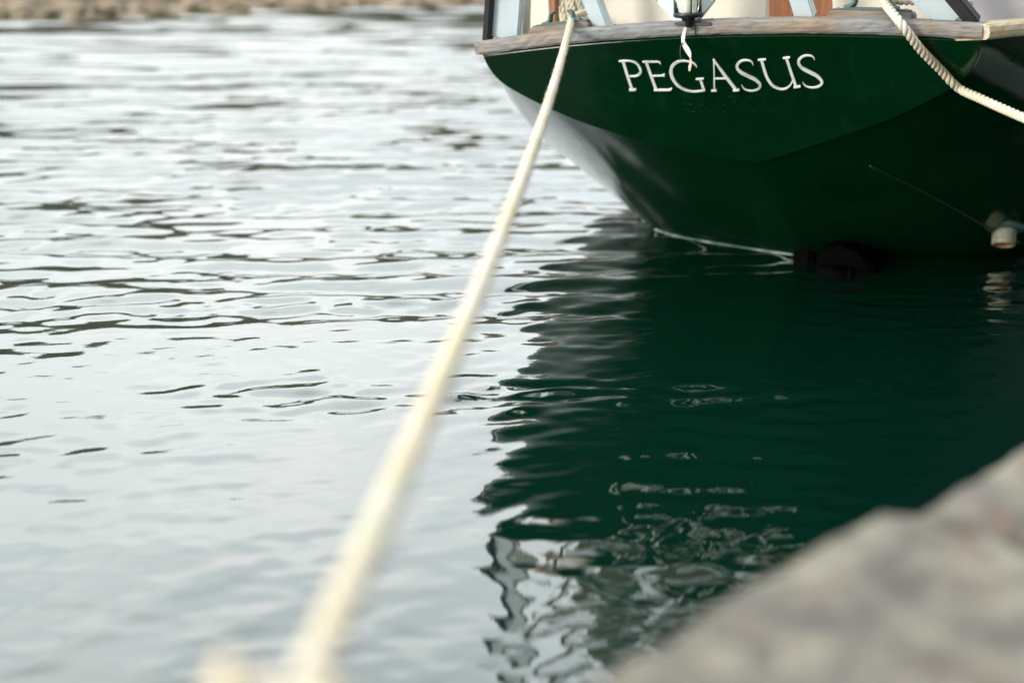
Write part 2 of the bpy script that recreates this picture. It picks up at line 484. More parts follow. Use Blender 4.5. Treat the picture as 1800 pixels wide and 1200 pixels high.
# a cat's paw of small ripples that crosses the calm water by the stern
paw = np.exp(-((Y - 3.42 + 0.10 * (X + 0.1)) / 0.20) ** 2) * sstep(-1.05, -0.55, X) * (1 - sstep(0.65, 1.0, X))
paw2 = np.exp(-((Y - 4.35 + 0.05 * X) / 0.26) ** 2) * 1.0
paw3 = np.exp(-((Y - 2.9 + 0.05 * X) / 0.10) ** 2) * (1 - sstep(-1.0, -0.7, X)) * 0.7
Z = (swell * (0.25 + 0.75 * far)
     + chop * far * (0.68 + 0.55 * gust) + chop_far * sstep(9, 19, Y)
     + fine * (far * (0.35 + 0.85 * gust2) + (1.25 * paw + paw2 + paw3) * (0.9 + 1.0 * gust2))
     + calm * (0.55 + 0.45 * near) + calm_f * (0.4 + 0.6 * gust2))
ny, nx = X.shape
co = np.stack([X, Y, Z], -1).reshape(-1, 3).astype(np.float32)
idx = np.arange(ny * nx).reshape(ny, nx)
quads = np.stack([idx[:-1, :-1], idx[:-1, 1:], idx[1:, 1:], idx[1:, :-1]], -1).reshape(-1, 4)
me = bpy.data.meshes.new('water')
me.vertices.add(len(co)); me.vertices.foreach_set('co', co.ravel())
me.loops.add(quads.size); me.loops.foreach_set('vertex_index', quads.ravel().astype(np.int32))
me.polygons.add(len(quads))
me.polygons.foreach_set('loop_start', np.arange(0, quads.size, 4, dtype=np.int32))
me.polygons.foreach_set('loop_total', np.full(len(quads), 4, dtype=np.int32))
me.polygons.foreach_set('use_smooth', np.ones(len(quads), dtype=bool))
me.materials.append(M['sea_water']); me.update(calc_edges=True)
tag(link(bpy.data.objects.new('water', me)), kind='structure')

# sea bed: one sheet to the horizon
mesh_obj('sea_bed', [(-900, -900, -3), (900, -900, -3), (900, 900, -3), (-900, 900, -3)], [(0, 1, 2, 3)], 'wet_stone')
tag(bpy.data.objects['sea_bed'], kind='structure')

# ------------------------------------------------------------------ far shore
def hnoise(x, y, seed):
    r = np.random.default_rng(seed); f = 0 * x
    for i in range(22):
        th = r.uniform(0, 6.28); lam = 0.8 * (14 / 0.8) ** r.random(); k = 6.28 / lam
        f = f + (lam / 14) ** 0.8 * np.sin(k * (math.cos(th) * x + math.sin(th) * y) + r.uniform(0, 6.28))
    return f
sx = np.linspace(-110, 110, 331)
sv = np.r_[np.linspace(-3, 6, 46), np.linspace(6.6, 90, 50)]
SX, SV = np.meshgrid(sx, sv)
SHORE_Y = 38.2 + 1.06 * np.clip(SX, -40, 4) - 0.35 * np.clip(SX - 4, 0, 60)
# bank profile: shingle foreshore, then a scrub slope
prof = np.where(SV < 0, SV * 0.22, np.where(SV < 2.2, 0.16 * SV, 0.352 + (SV - 2.2) * 0.055))
prof = prof + 0.28 * sstep(2.0, 14.0, SV) * np.maximum(SV - 2.0, 0)
hn = hnoise(SX, SV, 5)
prof = prof + hn * (0.025 + 0.40 * sstep(3, 12, SV))
prof = np.minimum(prof, 16 + hn)
nrm45 = 0.7071
PX = SX - SV * 0.35; PY = SHORE_Y + SV * 1.15 + 0.35 * hnoise(SX, 0 * SX, 9)
co = np.stack([PX, PY, prof], -1).reshape(-1, 3)
a, b2 = SX.shape
idx = np.arange(a * b2).reshape(a, b2)
quads = np.stack([idx[:-1, :-1], idx[:-1, 1:], idx[1:, 1:], idx[1:, :-1]], -1).reshape(-1, 4)
shore = mesh_obj('shore', co, quads.tolist(), ['shingle', 'hill_scrub'], None, True)
mi = ((SV[:-1, :-1] + 0.9 * hn[:-1, :-1]) > 3.0).astype(np.int32).ravel()
shore.data.polygons.foreach_set('material_index', mi)
tag(shore, kind='structure')
def shore_pt(x, v):
    j = int(np.argmin(abs(sx - x))); i = int(np.argmin(abs(sv - v)))
    return PX[i, j], PY[i, j], prof[i, j]
# stones along the foreshore: a shingle of stones nobody could count
V, Fc = [], []
ico = bmesh.new(); bmesh.ops.create_icosphere(ico, subdivisions=1, radius=1)
iv = np.array([v.co[:] for v in ico.verts]); ifc = [[v.index for v in f.verts] for f in ico.faces]; ico.free()
for k in range(2600):
    x = random.uniform(-26, 16); v = abs(random.gauss(0, 1.5)) - 0.15
    p = shore_pt(x, v); s = random.uniform(.04, .13) * (2.2 if random.random() < .06 else 1)
    q = iv * rng.uniform(.6, 1.25, iv.shape) * np.array([s * 1.3, s, s * .7])
    o = len(V)
    V += [tuple(t) for t in (q + np.array([p[0] + random.uniform(-.3, .3), p[1] + random.uniform(-.2, .2), p[2] + s * .15]))]
    Fc += [tuple(o + i for i in f) for f in ifc]
tag(mesh_obj('shore_stones', V, Fc, 'shore_rock'), 'tan stones strewn over the far shoreline', 'stones', kind='stuff')
# dark scrub above the shingle
V, Fc = [], []
for k in range(950):
    x = random.uniform(-45, 30); v = random.uniform(2.6, 26)
    if x > -8 and v < 4.2 and random.random() < .8: continue
    p = shore_pt(x, v); br = random.uniform(.35, 1.2) * (1 if v > 5 else .6)
    for j in range(70):
        d = rng.normal(0, 1, 3); d /= np.linalg.norm(d); d[2] = abs(d[2])
        c = np.array(p) + d * br * random.uniform(.5, 1.0)
        u = rng.normal(0, 1, 3); u /= np.linalg.norm(u); w2 = np.cross(u, d); w2 /= np.linalg.norm(w2) + 1e-6
        ls = random.uniform(.06, .15); o = len(V)
        V += [tuple(c - u * ls), tuple(c + w2 * ls * .5), tuple(c + u * ls), tuple(c - w2 * ls * .5)]
        Fc.append((o, o + 1, o + 2, o + 3))
tag(mesh_obj('shore_scrub', V, Fc, 'leaf'), 'dark scrub covering the bank above the far shingle', 'scrub', kind='stuff')
# weed line where the shingle meets the water
V, Fc = [], []
for k in range(900):
    x = random.uniform(-24, 14); p = shore_pt(x, random.uniform(-.05, .35))
    for j in range(5):
        o = len(V); h = random.uniform(.03, .11); dx = random.uniform(-.12, .12)
        bx = p[0] + random.uniform(-.2, .2); by = p[1] + random.uniform(-.15, .15)
        V += [(bx - .05, by, p[2]), (bx + .05, by, p[2]), (bx + dx, by - .03, p[2] + h)]
        Fc.append((o, o + 1, o + 2))
tag(mesh_obj('shore_weed', V, Fc, 'weed'), 'green weed fringe along the far waterline', 'seaweed', kind='stuff')

# ------------------------------------------------------------------ quay
# quay frame: origin on the edge, x' along the edge, y' inland
QO = np.array([0.342, 1.212]); QA = np.array([0.645, 0.764]); QA = QA / np.linalg.norm(QA)
QI = np.array([QA[1], -QA[0]])
QZ = 0.58
def qp(a, i, zz): v = QO + QA * a + QI * i; return (float(v[0]), float(v[1]), zz)
quay = empty('quay', qp(0, 0, 0))
tag(quay, kind='structure')
qloc = Matrix.Translation(quay.location).inverted()
def rough_block(name, a0, a1, i0, i1, z0, z1, material, parent, amp=0.006, seg=0.06, bev=0.018):
    bm = bmesh.new()
    na, ni, nz = max(1, int((a1 - a0) / seg)), max(1, int((i1 - i0) / seg)), max(1, int((z1 - z0) / seg))
    na, ni, nz = min(na, 40), min(ni, 20), min(nz, 10)
    vs = {}
    def vert(i, j, k):
        if (i, j, k) not in vs:
            A = a0 + (a1 - a0) * i / na; I = i0 + (i1 - i0) * j / ni; Zz = z0 + (z1 - z0) * k / nz
            # worn arrises
            ea = min(A - a0, a1 - A); ei = I - i0; ez = z1 - Zz
            r = bev * 2.0
            drop = max(0, r - ei) / r if ei < r else 0
            dropa = max(0, r - ea) / r if ea < r else 0
            A2 = A + random.uniform(-amp, amp) * .5
            Zz2 = Zz + random.uniform(-amp, amp) - (bev * (drop ** 2 + dropa ** 2) if ez < 1e-6 else 0)
            I2 = I + random.uniform(-amp, amp) + (bev * .6 if (ez < 1e-6 and drop > 0.99) else 0)
            vs[(i, j, k)] = bm.verts.new(Vector(qp(A2, I2, Zz2)) - quay.location)
        return vs[(i, j, k)]
    for i in range(na):
        for j in range(ni):
            bm.faces.new([vert(i, j, nz), vert(i + 1, j, nz), vert(i + 1, j + 1, nz), vert(i, j + 1, nz)])
    for i in range(na):
        for k in range(nz):
            bm.faces.new([vert(i, 0, k), vert(i + 1, 0, k), vert(i + 1, 0, k + 1), vert(i, 0, k + 1)])
            bm.faces.new([vert(i, ni, k), vert(i, ni, k + 1), vert(i + 1, ni, k + 1), vert(i + 1, ni, k)])
    for j in range(ni):
        for k in range(nz):
            bm.faces.new([vert(0, j, k), vert(0, j, k + 1), vert(0, j + 1, k + 1), vert(0, j + 1, k)])
            bm.faces.new([vert(na, j, k), vert(na, j + 1, k), vert(na, j + 1, k + 1), vert(na, j, k + 1)])
    return bm_obj(name, bm, material, parent, True)
# coping stones along the edge; the one nearest the lens stands a little proud
cuts = [-3.3, -2.15, -1.12, 0.0, 1.05, 2.2, 3.2, 4.35, 5.4, 6.5, 7.5, 8.6, 9.7]
for k in range(len(cuts) - 1):
    off = {2: -0.022, 3: 0.010}.get(k, random.uniform(-.015, .015))
    top = QZ + {2: 0.004, 3: -0.002}.get(k, random.uniform(-.008, .008))
    near_k = k in (2, 3)
    rough_block('coping_stone', cuts[k] + .006, cuts[k + 1] - .006, off, 0.62, QZ - 0.30, top, 'granite', quay,
                0.005 if near_k else 0.007, 0.03 if near_k else 0.12, 0.022)
# wall courses under the coping, weedy and wet
zc = QZ - 0.31
for r in range(4):
    h = 0.42; a = -3.3 + (0.3 if r % 2 else 0)
    while a < 9.4:
        L = random.uniform(.7, 1.1)
        rough_block('wall_stone', a + .008, a + L - .008, 0.03 + random.uniform(-.012, .012), 0.6, zc - h + .008, zc - .004, 'wet_stone', quay, 0.012, 0.2, 0.02)
        a += L
    zc -= h
# paving behind the coping
for r in range(5):
    a = -3.3 + (0.45 if r % 2 else 0); i0 = 0.63 + r * 0.8
    while a < 9.4:
        L = random.uniform(.9, 1.5)
        rough_block('paving_stone', a + .005, a + L - .005, i0 + .005, i0 + .79, QZ - .2, QZ + random.uniform(-.008, .008), 'dark_stone', quay, 0.004, 0.2, 0.012)
        a += L
bmq = bmesh.new()
pts = [qp(-3.3, .65, 0), qp(9.6, .65, 0), qp(9.6, 4.6, 0), qp(-3.3, 4.6, 0)]
lo = [bmq.verts.new(Vector((p[0], p[1], -1.6)) - quay.location) for p in pts]
hi = [bmq.verts.new(Vector((p[0], p[1], QZ - .21)) - quay.location) for p in pts]
bmq.faces.new(lo); bmq.faces.new(hi)
for i in range(4): bmq.faces.new((lo[i], lo[(i + 1) % 4], hi[(i + 1) % 4], hi[i]))
bm_obj('quay_core', bmq, 'wet_stone', quay)

# unseen tall stone wall, added inland to darken what the hull reflects
for r in range(9):
    a = -7.5 + (0.5 if r % 2 else 0)
    while a < 40:
        L = random.uniform(1.0, 1.7) * (1 if a < 9 else 2.2)
        rough_block('wall_stone', a + .01, a + L - .01, 4.62 + random.uniform(-.02, .02), 5.3, QZ - .2 + r * .62, QZ - .2 + r * .62 + .61, 'dark_stone', quay, 0.012, 0.5, 0.02)
        a += L

LETTERS = [('P', [[[[-0.2918, -0.0407], [-0.2994, -0.1083], [-0.3066, -0.187]], [[-0.2821, -0.0372], [-0.2899, -0.1045], [-0.2969, -0.1828]]], [[[-0.3012, -0.0424], [-0.2994, -0.0426], [-0.297, -0.043], [-0.2942, -0.0433], [-0.291, -0.0437], [-0.2875, -0.0439], [-0.2837, -0.0438], [-0.2793, -0.0434], [-0.2749, -0.0431], [-0.2706, -0.0431], [-0.2666, -0.0439], [-0.2629, -0.0454], [-0.2592, -0.0473], [-0.2558, -0.0497], [-0.253, -0.0526], [-0.251, -0.0562], [-0.2497, -0.0609], [-0.2489, -0.0669], [-0.2486, -0.0734], [-0.2487, -0.0796], [-0.2491, -0.0847], [-0.2497, -0.0884], [-0.2506, -0.0913], [-0.2517, -0.094], [-0.2531, -0.0966], [-0.2548, -0.0994], [-0.2568, -0.1022], [-0.2592, -0.1051], [-0.2619, -0.1078], [-0.2651, -0.1103], [-0.2685, -0.1121], [-0.2728, -0.1132], [-0.2781, -0.1136], [-0.2834, -0.1135], [-0.2881, -0.1133], [-0.2915, -0.1132]], [[-0.3003, -0.0393], [-0.2984, -0.0388], [-0.2958, -0.0382], [-0.2926, -0.0374], [-0.289, -0.0368], [-0.2854, -0.0365], [-0.2816, -0.0364], [-0.2774, -0.0365], [-0.273, -0.0367], [-0.2685, -0.0373], [-0.2644, -0.0383], [-0.2603, -0.0396], [-0.2562, -0.0411], [-0.2522, -0.0431], [-0.2486, -0.0459], [-0.2456, -0.0497], [-0.2434, -0.055], [-0.2418, -0.0614], [-0.2409, -0.0683], [-0.2404, -0.0751], [-0.2405, -0.0813], [-0.2413, -0.0871], [-0.2429, -0.0927], [-0.2451, -0.0978], [-0.2477, -0.1024], [-0.2506, -0.1063], [-0.2538, -0.1099], [-0.2574, -0.1131], [-0.2613, -0.1157], [-0.2653, -0.1177], [-0.2696, -0.119], [-0.2744, -0.1195], [-0.2797, -0.1193], [-0.2851, -0.1186], [-0.2896, -0.118], [-0.2928, -0.1176]]], [[[-0.3128, -0.1885], [-0.3023, -0.19], [-0.2901, -0.1879]], [[-0.3104, -0.1807], [-0.2995, -0.1799], [-0.2881, -0.1801]]]]), ('E', [[[[-0.221, -0.049], [-0.2252, -0.1188], [-0.2295, -0.19]], [[-0.2114, -0.0448], [-0.2159, -0.1145], [-0.22, -0.1856]]], [[[-0.2286, -0.0485], [-0.2173, -0.0505], [-0.1804, -0.0513], [-0.1774, -0.055], [-0.1749, -0.0609]], [[-0.2274, -0.0443], [-0.2151, -0.0432], [-0.1786, -0.0456], [-0.1728, -0.0496], [-0.1735, -0.0598]]], [[[-0.2217, -0.1194], [-0.1895, -0.119], [-0.1841, -0.1191], [-0.1795, -0.1215]], [[-0.2202, -0.114], [-0.1883, -0.1141], [-0.1823, -0.1106], [-0.1759, -0.1086]]], [[[-0.2331, -0.1915], [-0.1837, -0.192], [-0.1766, -0.189], [-0.1719, -0.1807]], [[-0.231, -0.1837], [-0.1819, -0.1848], [-0.1777, -0.1816], [-0.1728, -0.1785]]]]), ('G', [[[[-0.0676, -0.0797], [-0.0673, -0.0775], [-0.0669, -0.0745], [-0.0665, -0.0709], [-0.0663, -0.0672], [-0.0666, -0.0639], [-0.0673, -0.0613], [-0.0684, -0.0593], [-0.0697, -0.0575], [-0.0712, -0.0559], [-0.073, -0.0544], [-0.075, -0.0529], [-0.0773, -0.0516], [-0.0799, -0.0503], [-0.0826, -0.0492], [-0.0854, -0.0481], [-0.0883, -0.047], [-0.0915, -0.0458], [-0.0948, -0.0448], [-0.0984, -0.044], [-0.1022, -0.0438], [-0.1061, -0.0439], [-0.1103, -0.0442], [-0.1146, -0.0451], [-0.1192, -0.0465], [-0.1238, -0.0487], [-0.1285, -0.0519], [-0.1332, -0.0557], [-0.138, -0.0602], [-0.1425, -0.0653], [-0.1466, -0.0708], [-0.1502, -0.0767], [-0.1532, -0.083], [-0.1557, -0.0894], [-0.1578, -0.096], [-0.1595, -0.1026], [-0.1607, -0.1094], [-0.1616, -0.1163], [-0.162, -0.1232], [-0.162, -0.1301], [-0.1617, -0.1368], [-0.161, -0.1437], [-0.16, -0.1506], [-0.1587, -0.1575], [-0.1568, -0.1641], [-0.1546, -0.1702], [-0.1518, -0.1758], [-0.1485, -0.1808], [-0.1449, -0.1854], [-0.1411, -0.1895], [-0.1371, -0.193], [-0.133, -0.196], [-0.1286, -0.1984], [-0.1241, -0.2004], [-0.1195, -0.2019], [-0.1147, -0.2029], [-0.1098, -0.2034], [-0.1046, -0.2032], [-0.0994, -0.2027], [-0.0945, -0.202], [-0.09, -0.2014], [-0.0857, -0.2007], [-0.0814, -0.1997], [-0.0776, -0.1988], [-0.0744, -0.1979], [-0.0721, -0.1973]], [[-0.0687, -0.0803], [-0.0691, -0.0786], [-0.0697, -0.0762], [-0.0705, -0.0735], [-0.0713, -0.071], [-0.072, -0.0691], [-0.0727, -0.0674], [-0.0734, -0.0658], [-0.0742, -0.0642], [-0.0752, -0.0626], [-0.0765, -0.061], [-0.0783, -0.0595], [-0.0803, -0.058], [-0.0825, -0.0566], [-0.085, -0.0553], [-0.0877, -0.0542], [-0.0907, -0.0531], [-0.0938, -0.052], [-0.097, -0.0512], [-0.1004, -0.0508], [-0.1038, -0.051], [-0.1076, -0.0517], [-0.1115, -0.0529], [-0.1155, -0.0545], [-0.1194, -0.0565], [-0.123, -0.0589], [-0.1267, -0.062], [-0.1306, -0.0658], [-0.1343, -0.0699], [-0.1377, -0.0742], [-0.1404, -0.0783], [-0.1427, -0.0824], [-0.1446, -0.0868], [-0.1463, -0.0915], [-0.1478, -0.0965], [-0.149, -0.1016], [-0.15, -0.1068], [-0.1508, -0.1124], [-0.1513, -0.1182], [-0.1515, -0.1241], [-0.1514, -0.1301], [-0.151, -0.1363], [-0.1503, -0.1427], [-0.1494, -0.1491], [-0.1481, -0.1552], [-0.1464, -0.1608], [-0.1443, -0.166], [-0.1418, -0.1711], [-0.1388, -0.1759], [-0.1356, -0.1802], [-0.1323, -0.184], [-0.1287, -0.1871], [-0.1248, -0.1897], [-0.1207, -0.1918], [-0.1165, -0.1935], [-0.1121, -0.1947], [-0.1076, -0.1953], [-0.1028, -0.1953], [-0.0978, -0.1949], [-0.093, -0.1943], [-0.0886, -0.1937], [-0.0844, -0.1931], [-0.0803, -0.1922], [-0.0766, -0.1912], [-0.0734, -0.1904], [-0.0711, -0.1898]]], [[[-0.0766, -0.139], [-0.0789, -0.1961]], [[-0.0679, -0.135], [-0.0702, -0.1921]]], [[[-0.087, -0.1398], [-0.073, -0.1407], [-0.0618, -0.1382]], [[-0.0857, -0.1345], [-0.0714, -0.1332], [-0.0608, -0.1328]]]]), ('A', [[[[-0.0113, -0.0508], [-0.0279, -0.1224], [-0.0451, -0.1931]], [[-0.0074, -0.0508], [-0.0236, -0.1224], [-0.0404, -0.1931]]], [[[-0.0114, -0.0458], [0.0018, -0.1227], [0.0192, -0.1977]], [[-0.006, -0.0413], [0.0109, -0.1145], [0.0287, -0.1886]]], [[[-0.0307, -0.1392], [0.0072, -0.1393]], [[-0.0294, -0.1339], [0.0084, -0.134]]], [[[-0.0542, -0.1999], [-0.0455, -0.2001], [-0.0364, -0.1985]], [[-0.0527, -0.1934], [-0.0439, -0.1924], [-0.0352, -0.192]]], [[[0.0136, -0.2002], [0.0235, -0.1994], [0.0329, -0.1982]], [[0.0148, -0.1932], [0.0251, -0.1907], [0.0344, -0.1912]]]]), ('S', [[[[0.1021, -0.0782], [0.1025, -0.0765], [0.1031, -0.0741], [0.1037, -0.0713], [0.1042, -0.0682], [0.1043, -0.0653], [0.104, -0.0627], [0.1034, -0.0601], [0.1026, -0.0576], [0.1013, -0.0553], [0.0996, -0.0534], [0.0973, -0.0518], [0.0945, -0.0505], [0.0914, -0.0494], [0.0881, -0.0487], [0.085, -0.0484], [0.0819, -0.0485], [0.0787, -0.049], [0.0754, -0.0498], [0.072, -0.0512], [0.0687, -0.0531], [0.0653, -0.0557], [0.0618, -0.059], [0.0585, -0.0626], [0.0555, -0.0666], [0.0529, -0.0706], [0.0508, -0.0748], [0.0493, -0.0792], [0.0483, -0.0837], [0.0479, -0.0881], [0.048, -0.0925], [0.0484, -0.0968], [0.0492, -0.1011], [0.0505, -0.1055], [0.0522, -0.1098], [0.0544, -0.114], [0.0572, -0.1182], [0.0606, -0.1223], [0.0642, -0.1262], [0.0679, -0.1301], [0.0715, -0.1338], [0.0751, -0.1373], [0.0789, -0.1407], [0.0824, -0.1439], [0.0857, -0.147], [0.0884, -0.1501], [0.0907, -0.1535], [0.0928, -0.157], [0.0946, -0.1606], [0.096, -0.164], [0.0971, -0.167], [0.0977, -0.1694], [0.098, -0.1714], [0.0981, -0.1729], [0.098, -0.1744], [0.0976, -0.1763], [0.0967, -0.1789], [0.0954, -0.1818], [0.0938, -0.1848], [0.0918, -0.1876], [0.0895, -0.1901], [0.0866, -0.1922], [0.0829, -0.1942], [0.079, -0.1958], [0.0751, -0.197], [0.0715, -0.1976], [0.0682, -0.1975], [0.0649, -0.1968], [0.0617, -0.1956], [0.0588, -0.1941], [0.0564, -0.1926], [0.0546, -0.1909], [0.0531, -0.189], [0.052, -0.1869], [0.051, -0.1847], [0.05, -0.1825], [0.049, -0.1803], [0.0482, -0.1777], [0.0474, -0.1751], [0.0468, -0.1729], [0.0464, -0.1713]], [[0.1011, -0.0783], [0.1012, -0.0767], [0.1014, -0.0744], [0.1016, -0.0718], [0.1015, -0.0693], [0.1013, -0.0673], [0.1008, -0.0653], [0.1003, -0.0633], [0.0995, -0.0615], [0.0985, -0.0599], [0.0971, -0.0585], [0.0951, -0.0573], [0.0925, -0.0563], [0.0896, -0.0555], [0.0866, -0.055], [0.0837, -0.0551], [0.0809, -0.0555], [0.078, -0.0564], [0.0751, -0.0576], [0.0724, -0.0592], [0.0699, -0.0611], [0.0674, -0.0636], [0.0647, -0.0667], [0.0622, -0.07], [0.0601, -0.0733], [0.0587, -0.0761], [0.0578, -0.0784], [0.0572, -0.0803], [0.0568, -0.0822], [0.0567, -0.0843], [0.0569, -0.0868], [0.0573, -0.0896], [0.058, -0.0926], [0.0591, -0.0958], [0.0605, -0.099], [0.0624, -0.1023], [0.0648, -0.1058], [0.0679, -0.1095], [0.0713, -0.1133], [0.0749, -0.117], [0.0784, -0.1207], [0.0819, -0.124], [0.0855, -0.1272], [0.0892, -0.1305], [0.0927, -0.1339], [0.0959, -0.1376], [0.0986, -0.1417], [0.1009, -0.1459], [0.1028, -0.1502], [0.1044, -0.1545], [0.1055, -0.1586], [0.1062, -0.1626], [0.1065, -0.1667], [0.1062, -0.1709], [0.1053, -0.1752], [0.1039, -0.1793], [0.1021, -0.1833], [0.0998, -0.1873], [0.0971, -0.1912], [0.094, -0.1947], [0.0906, -0.1976], [0.0868, -0.1998], [0.0827, -0.2016], [0.0784, -0.2029], [0.0741, -0.2038], [0.0702, -0.2041], [0.0665, -0.2038], [0.0629, -0.2028], [0.0595, -0.2015], [0.0565, -0.1999], [0.0539, -0.1981], [0.0517, -0.1961], [0.05, -0.1938], [0.0487, -0.1913], [0.0476, -0.1888], [0.0468, -0.1862], [0.0461, -0.1832], [0.0457, -0.1799], [0.0455, -0.1767], [0.0454, -0.174], [0.0453, -0.1721]]]]), ('U', [[[[0.1274, -0.0542], [0.1272, -0.0603], [0.1269, -0.069], [0.1265, -0.0792], [0.1262, -0.0897], [0.126, -0.0994], [0.1258, -0.1082], [0.1256, -0.1171], [0.1255, -0.126], [0.1257, -0.1347], [0.1263, -0.1432], [0.1273, -0.1512], [0.1287, -0.1591], [0.1304, -0.1665], [0.1326, -0.1734], [0.1352, -0.1795], [0.1384, -0.1847], [0.1422, -0.1891], [0.1462, -0.1926], [0.1502, -0.1953], [0.154, -0.1974], [0.1577, -0.1987], [0.1615, -0.1992], [0.1652, -0.199], [0.1688, -0.1982], [0.1725, -0.1967], [0.1762, -0.1945], [0.18, -0.1916], [0.1836, -0.1881], [0.1871, -0.1843], [0.1904, -0.1802], [0.1936, -0.1753], [0.1966, -0.1697], [0.1994, -0.1642], [0.2016, -0.1595], [0.2032, -0.1562]], [[0.1361, -0.0509], [0.1359, -0.0571], [0.1355, -0.0657], [0.1352, -0.0758], [0.1349, -0.0861], [0.1347, -0.0957], [0.1346, -0.1045], [0.1344, -0.1132], [0.1344, -0.1217], [0.1345, -0.1297], [0.135, -0.1373], [0.1358, -0.1448], [0.1369, -0.1521], [0.1382, -0.1591], [0.1398, -0.1654], [0.1417, -0.1709], [0.1441, -0.1757], [0.1471, -0.18], [0.1503, -0.1837], [0.1537, -0.1868], [0.157, -0.1891], [0.1601, -0.1906], [0.1632, -0.1912], [0.1663, -0.1912], [0.1694, -0.1906], [0.1725, -0.1895], [0.1757, -0.1879], [0.1789, -0.1855], [0.1822, -0.1826], [0.1854, -0.1793], [0.1883, -0.1759], [0.1912, -0.1718], [0.1941, -0.1668], [0.1968, -0.1616], [0.1992, -0.157], [0.2009, -0.1537]]], [[[0.2015, -0.0487], [0.2015, -0.1156], [0.2023, -0.1843]], [[0.2096, -0.0452], [0.2098, -0.1118], [0.2106, -0.1803]]], [[[0.121, -0.0547], [0.1313, -0.0555], [0.1445, -0.0527]], [[0.122, -0.0496], [0.1324, -0.0485], [0.1452, -0.0477]]], [[[0.1951, -0.049], [0.2053, -0.0493], [0.2154, -0.0463]], [[0.1958, -0.044], [0.2062, -0.0423], [0.2159, -0.0414]]], [[[0.1987, -0.1892], [0.208, -0.1878], [0.2195, -0.1853]], [[0.1994, -0.1824], [0.2089, -0.1794], [0.2203, -0.1789]]]]), ('S', [[[[0.284, -0.0589], [0.2841, -0.0575], [0.2844, -0.0555], [0.2847, -0.053], [0.2847, -0.0504], [0.2845, -0.048], [0.2841, -0.0458], [0.2834, -0.0438], [0.2825, -0.0417], [0.2813, -0.0398], [0.2796, -0.0383], [0.2775, -0.0369], [0.275, -0.0358], [0.2723, -0.0349], [0.2694, -0.0343], [0.2664, -0.0341], [0.2634, -0.0343], [0.2602, -0.0349], [0.257, -0.0359], [0.2537, -0.0373], [0.2505, -0.0392], [0.2474, -0.0416], [0.2442, -0.0446], [0.2412, -0.048], [0.2384, -0.0517], [0.2361, -0.0556], [0.2342, -0.0597], [0.2328, -0.0641], [0.2318, -0.0686], [0.2314, -0.0732], [0.2315, -0.0778], [0.232, -0.0825], [0.2329, -0.0872], [0.2342, -0.092], [0.236, -0.0968], [0.2383, -0.1015], [0.2414, -0.1059], [0.245, -0.1102], [0.2488, -0.1143], [0.2527, -0.1182], [0.2563, -0.122], [0.26, -0.1257], [0.2636, -0.1292], [0.2671, -0.1326], [0.2703, -0.1358], [0.2729, -0.1391], [0.2751, -0.1426], [0.277, -0.1462], [0.2786, -0.1499], [0.2799, -0.1534], [0.2809, -0.1566], [0.2816, -0.1595], [0.282, -0.1618], [0.2822, -0.1636], [0.2821, -0.1651], [0.2818, -0.1667], [0.2808, -0.1691], [0.2793, -0.1721], [0.2772, -0.1752], [0.2749, -0.1781], [0.2723, -0.1805], [0.2694, -0.1825], [0.2658, -0.1842], [0.2621, -0.1855], [0.2584, -0.1864], [0.255, -0.1868], [0.2518, -0.1866], [0.2486, -0.1859], [0.2456, -0.1847], [0.2429, -0.1833], [0.2406, -0.1818], [0.2388, -0.1803], [0.2374, -0.1786], [0.2363, -0.1767], [0.2353, -0.1747], [0.2343, -0.1727], [0.2334, -0.1705], [0.2326, -0.1681], [0.2319, -0.1655], [0.2313, -0.1633], [0.2308, -0.1617]], [[0.283, -0.0593], [0.2829, -0.0579], [0.2828, -0.056], [0.2826, -0.054], [0.2822, -0.052], [0.2818, -0.0503], [0.2812, -0.0488], [0.2806, -0.0472], [0.2798, -0.0457], [0.2789, -0.0444], [0.2775, -0.0433], [0.2757, -0.0423], [0.2734, -0.0414], [0.2708, -0.0408], [0.2681, -0.0404], [0.2655, -0.0405], [0.2628, -0.0411], [0.2599, -0.0421], [0.2571, -0.0434], [0.2544, -0.0451], [0.2519, -0.047], [0.2495, -0.0494], [0.2472, -0.0523], [0.2449, -0.0554], [0.2431, -0.0584], [0.2418, -0.0611], [0.2409, -0.0635], [0.2403, -0.0657], [0.2399, -0.0678], [0.2398, -0.0702], [0.2399, -0.0729], [0.2404, -0.076], [0.2412, -0.0795], [0.2423, -0.0831], [0.2438, -0.0867], [0.2457, -0.0903], [0.2483, -0.0939], [0.2515, -0.0977], [0.2552, -0.1016], [0.259, -0.1056], [0.2626, -0.1094], [0.2661, -0.1129], [0.2697, -0.1163], [0.2734, -0.1197], [0.2768, -0.1233], [0.2799, -0.1273], [0.2825, -0.1315], [0.2846, -0.136], [0.2864, -0.1405], [0.2879, -0.1449], [0.2889, -0.1491], [0.2896, -0.1531], [0.29, -0.1572], [0.2899, -0.1616], [0.2891, -0.1662], [0.2876, -0.1707], [0.2855, -0.1749], [0.2829, -0.1788], [0.2799, -0.1824], [0.2767, -0.1856], [0.2732, -0.1882], [0.2696, -0.1901], [0.2656, -0.1915], [0.2616, -0.1925], [0.2576, -0.193], [0.2539, -0.1931], [0.2504, -0.1927], [0.247, -0.1918], [0.2438, -0.1905], [0.2409, -0.1889], [0.2384, -0.1873], [0.2363, -0.1854], [0.2346, -0.1833], [0.2333, -0.1811], [0.2322, -0.1787], [0.2313, -0.1762], [0.2307, -0.1733], [0.2303, -0.1701], [0.2301, -0.1669], [0.23, -0.1643], [0.2299, -0.1624]]]])]
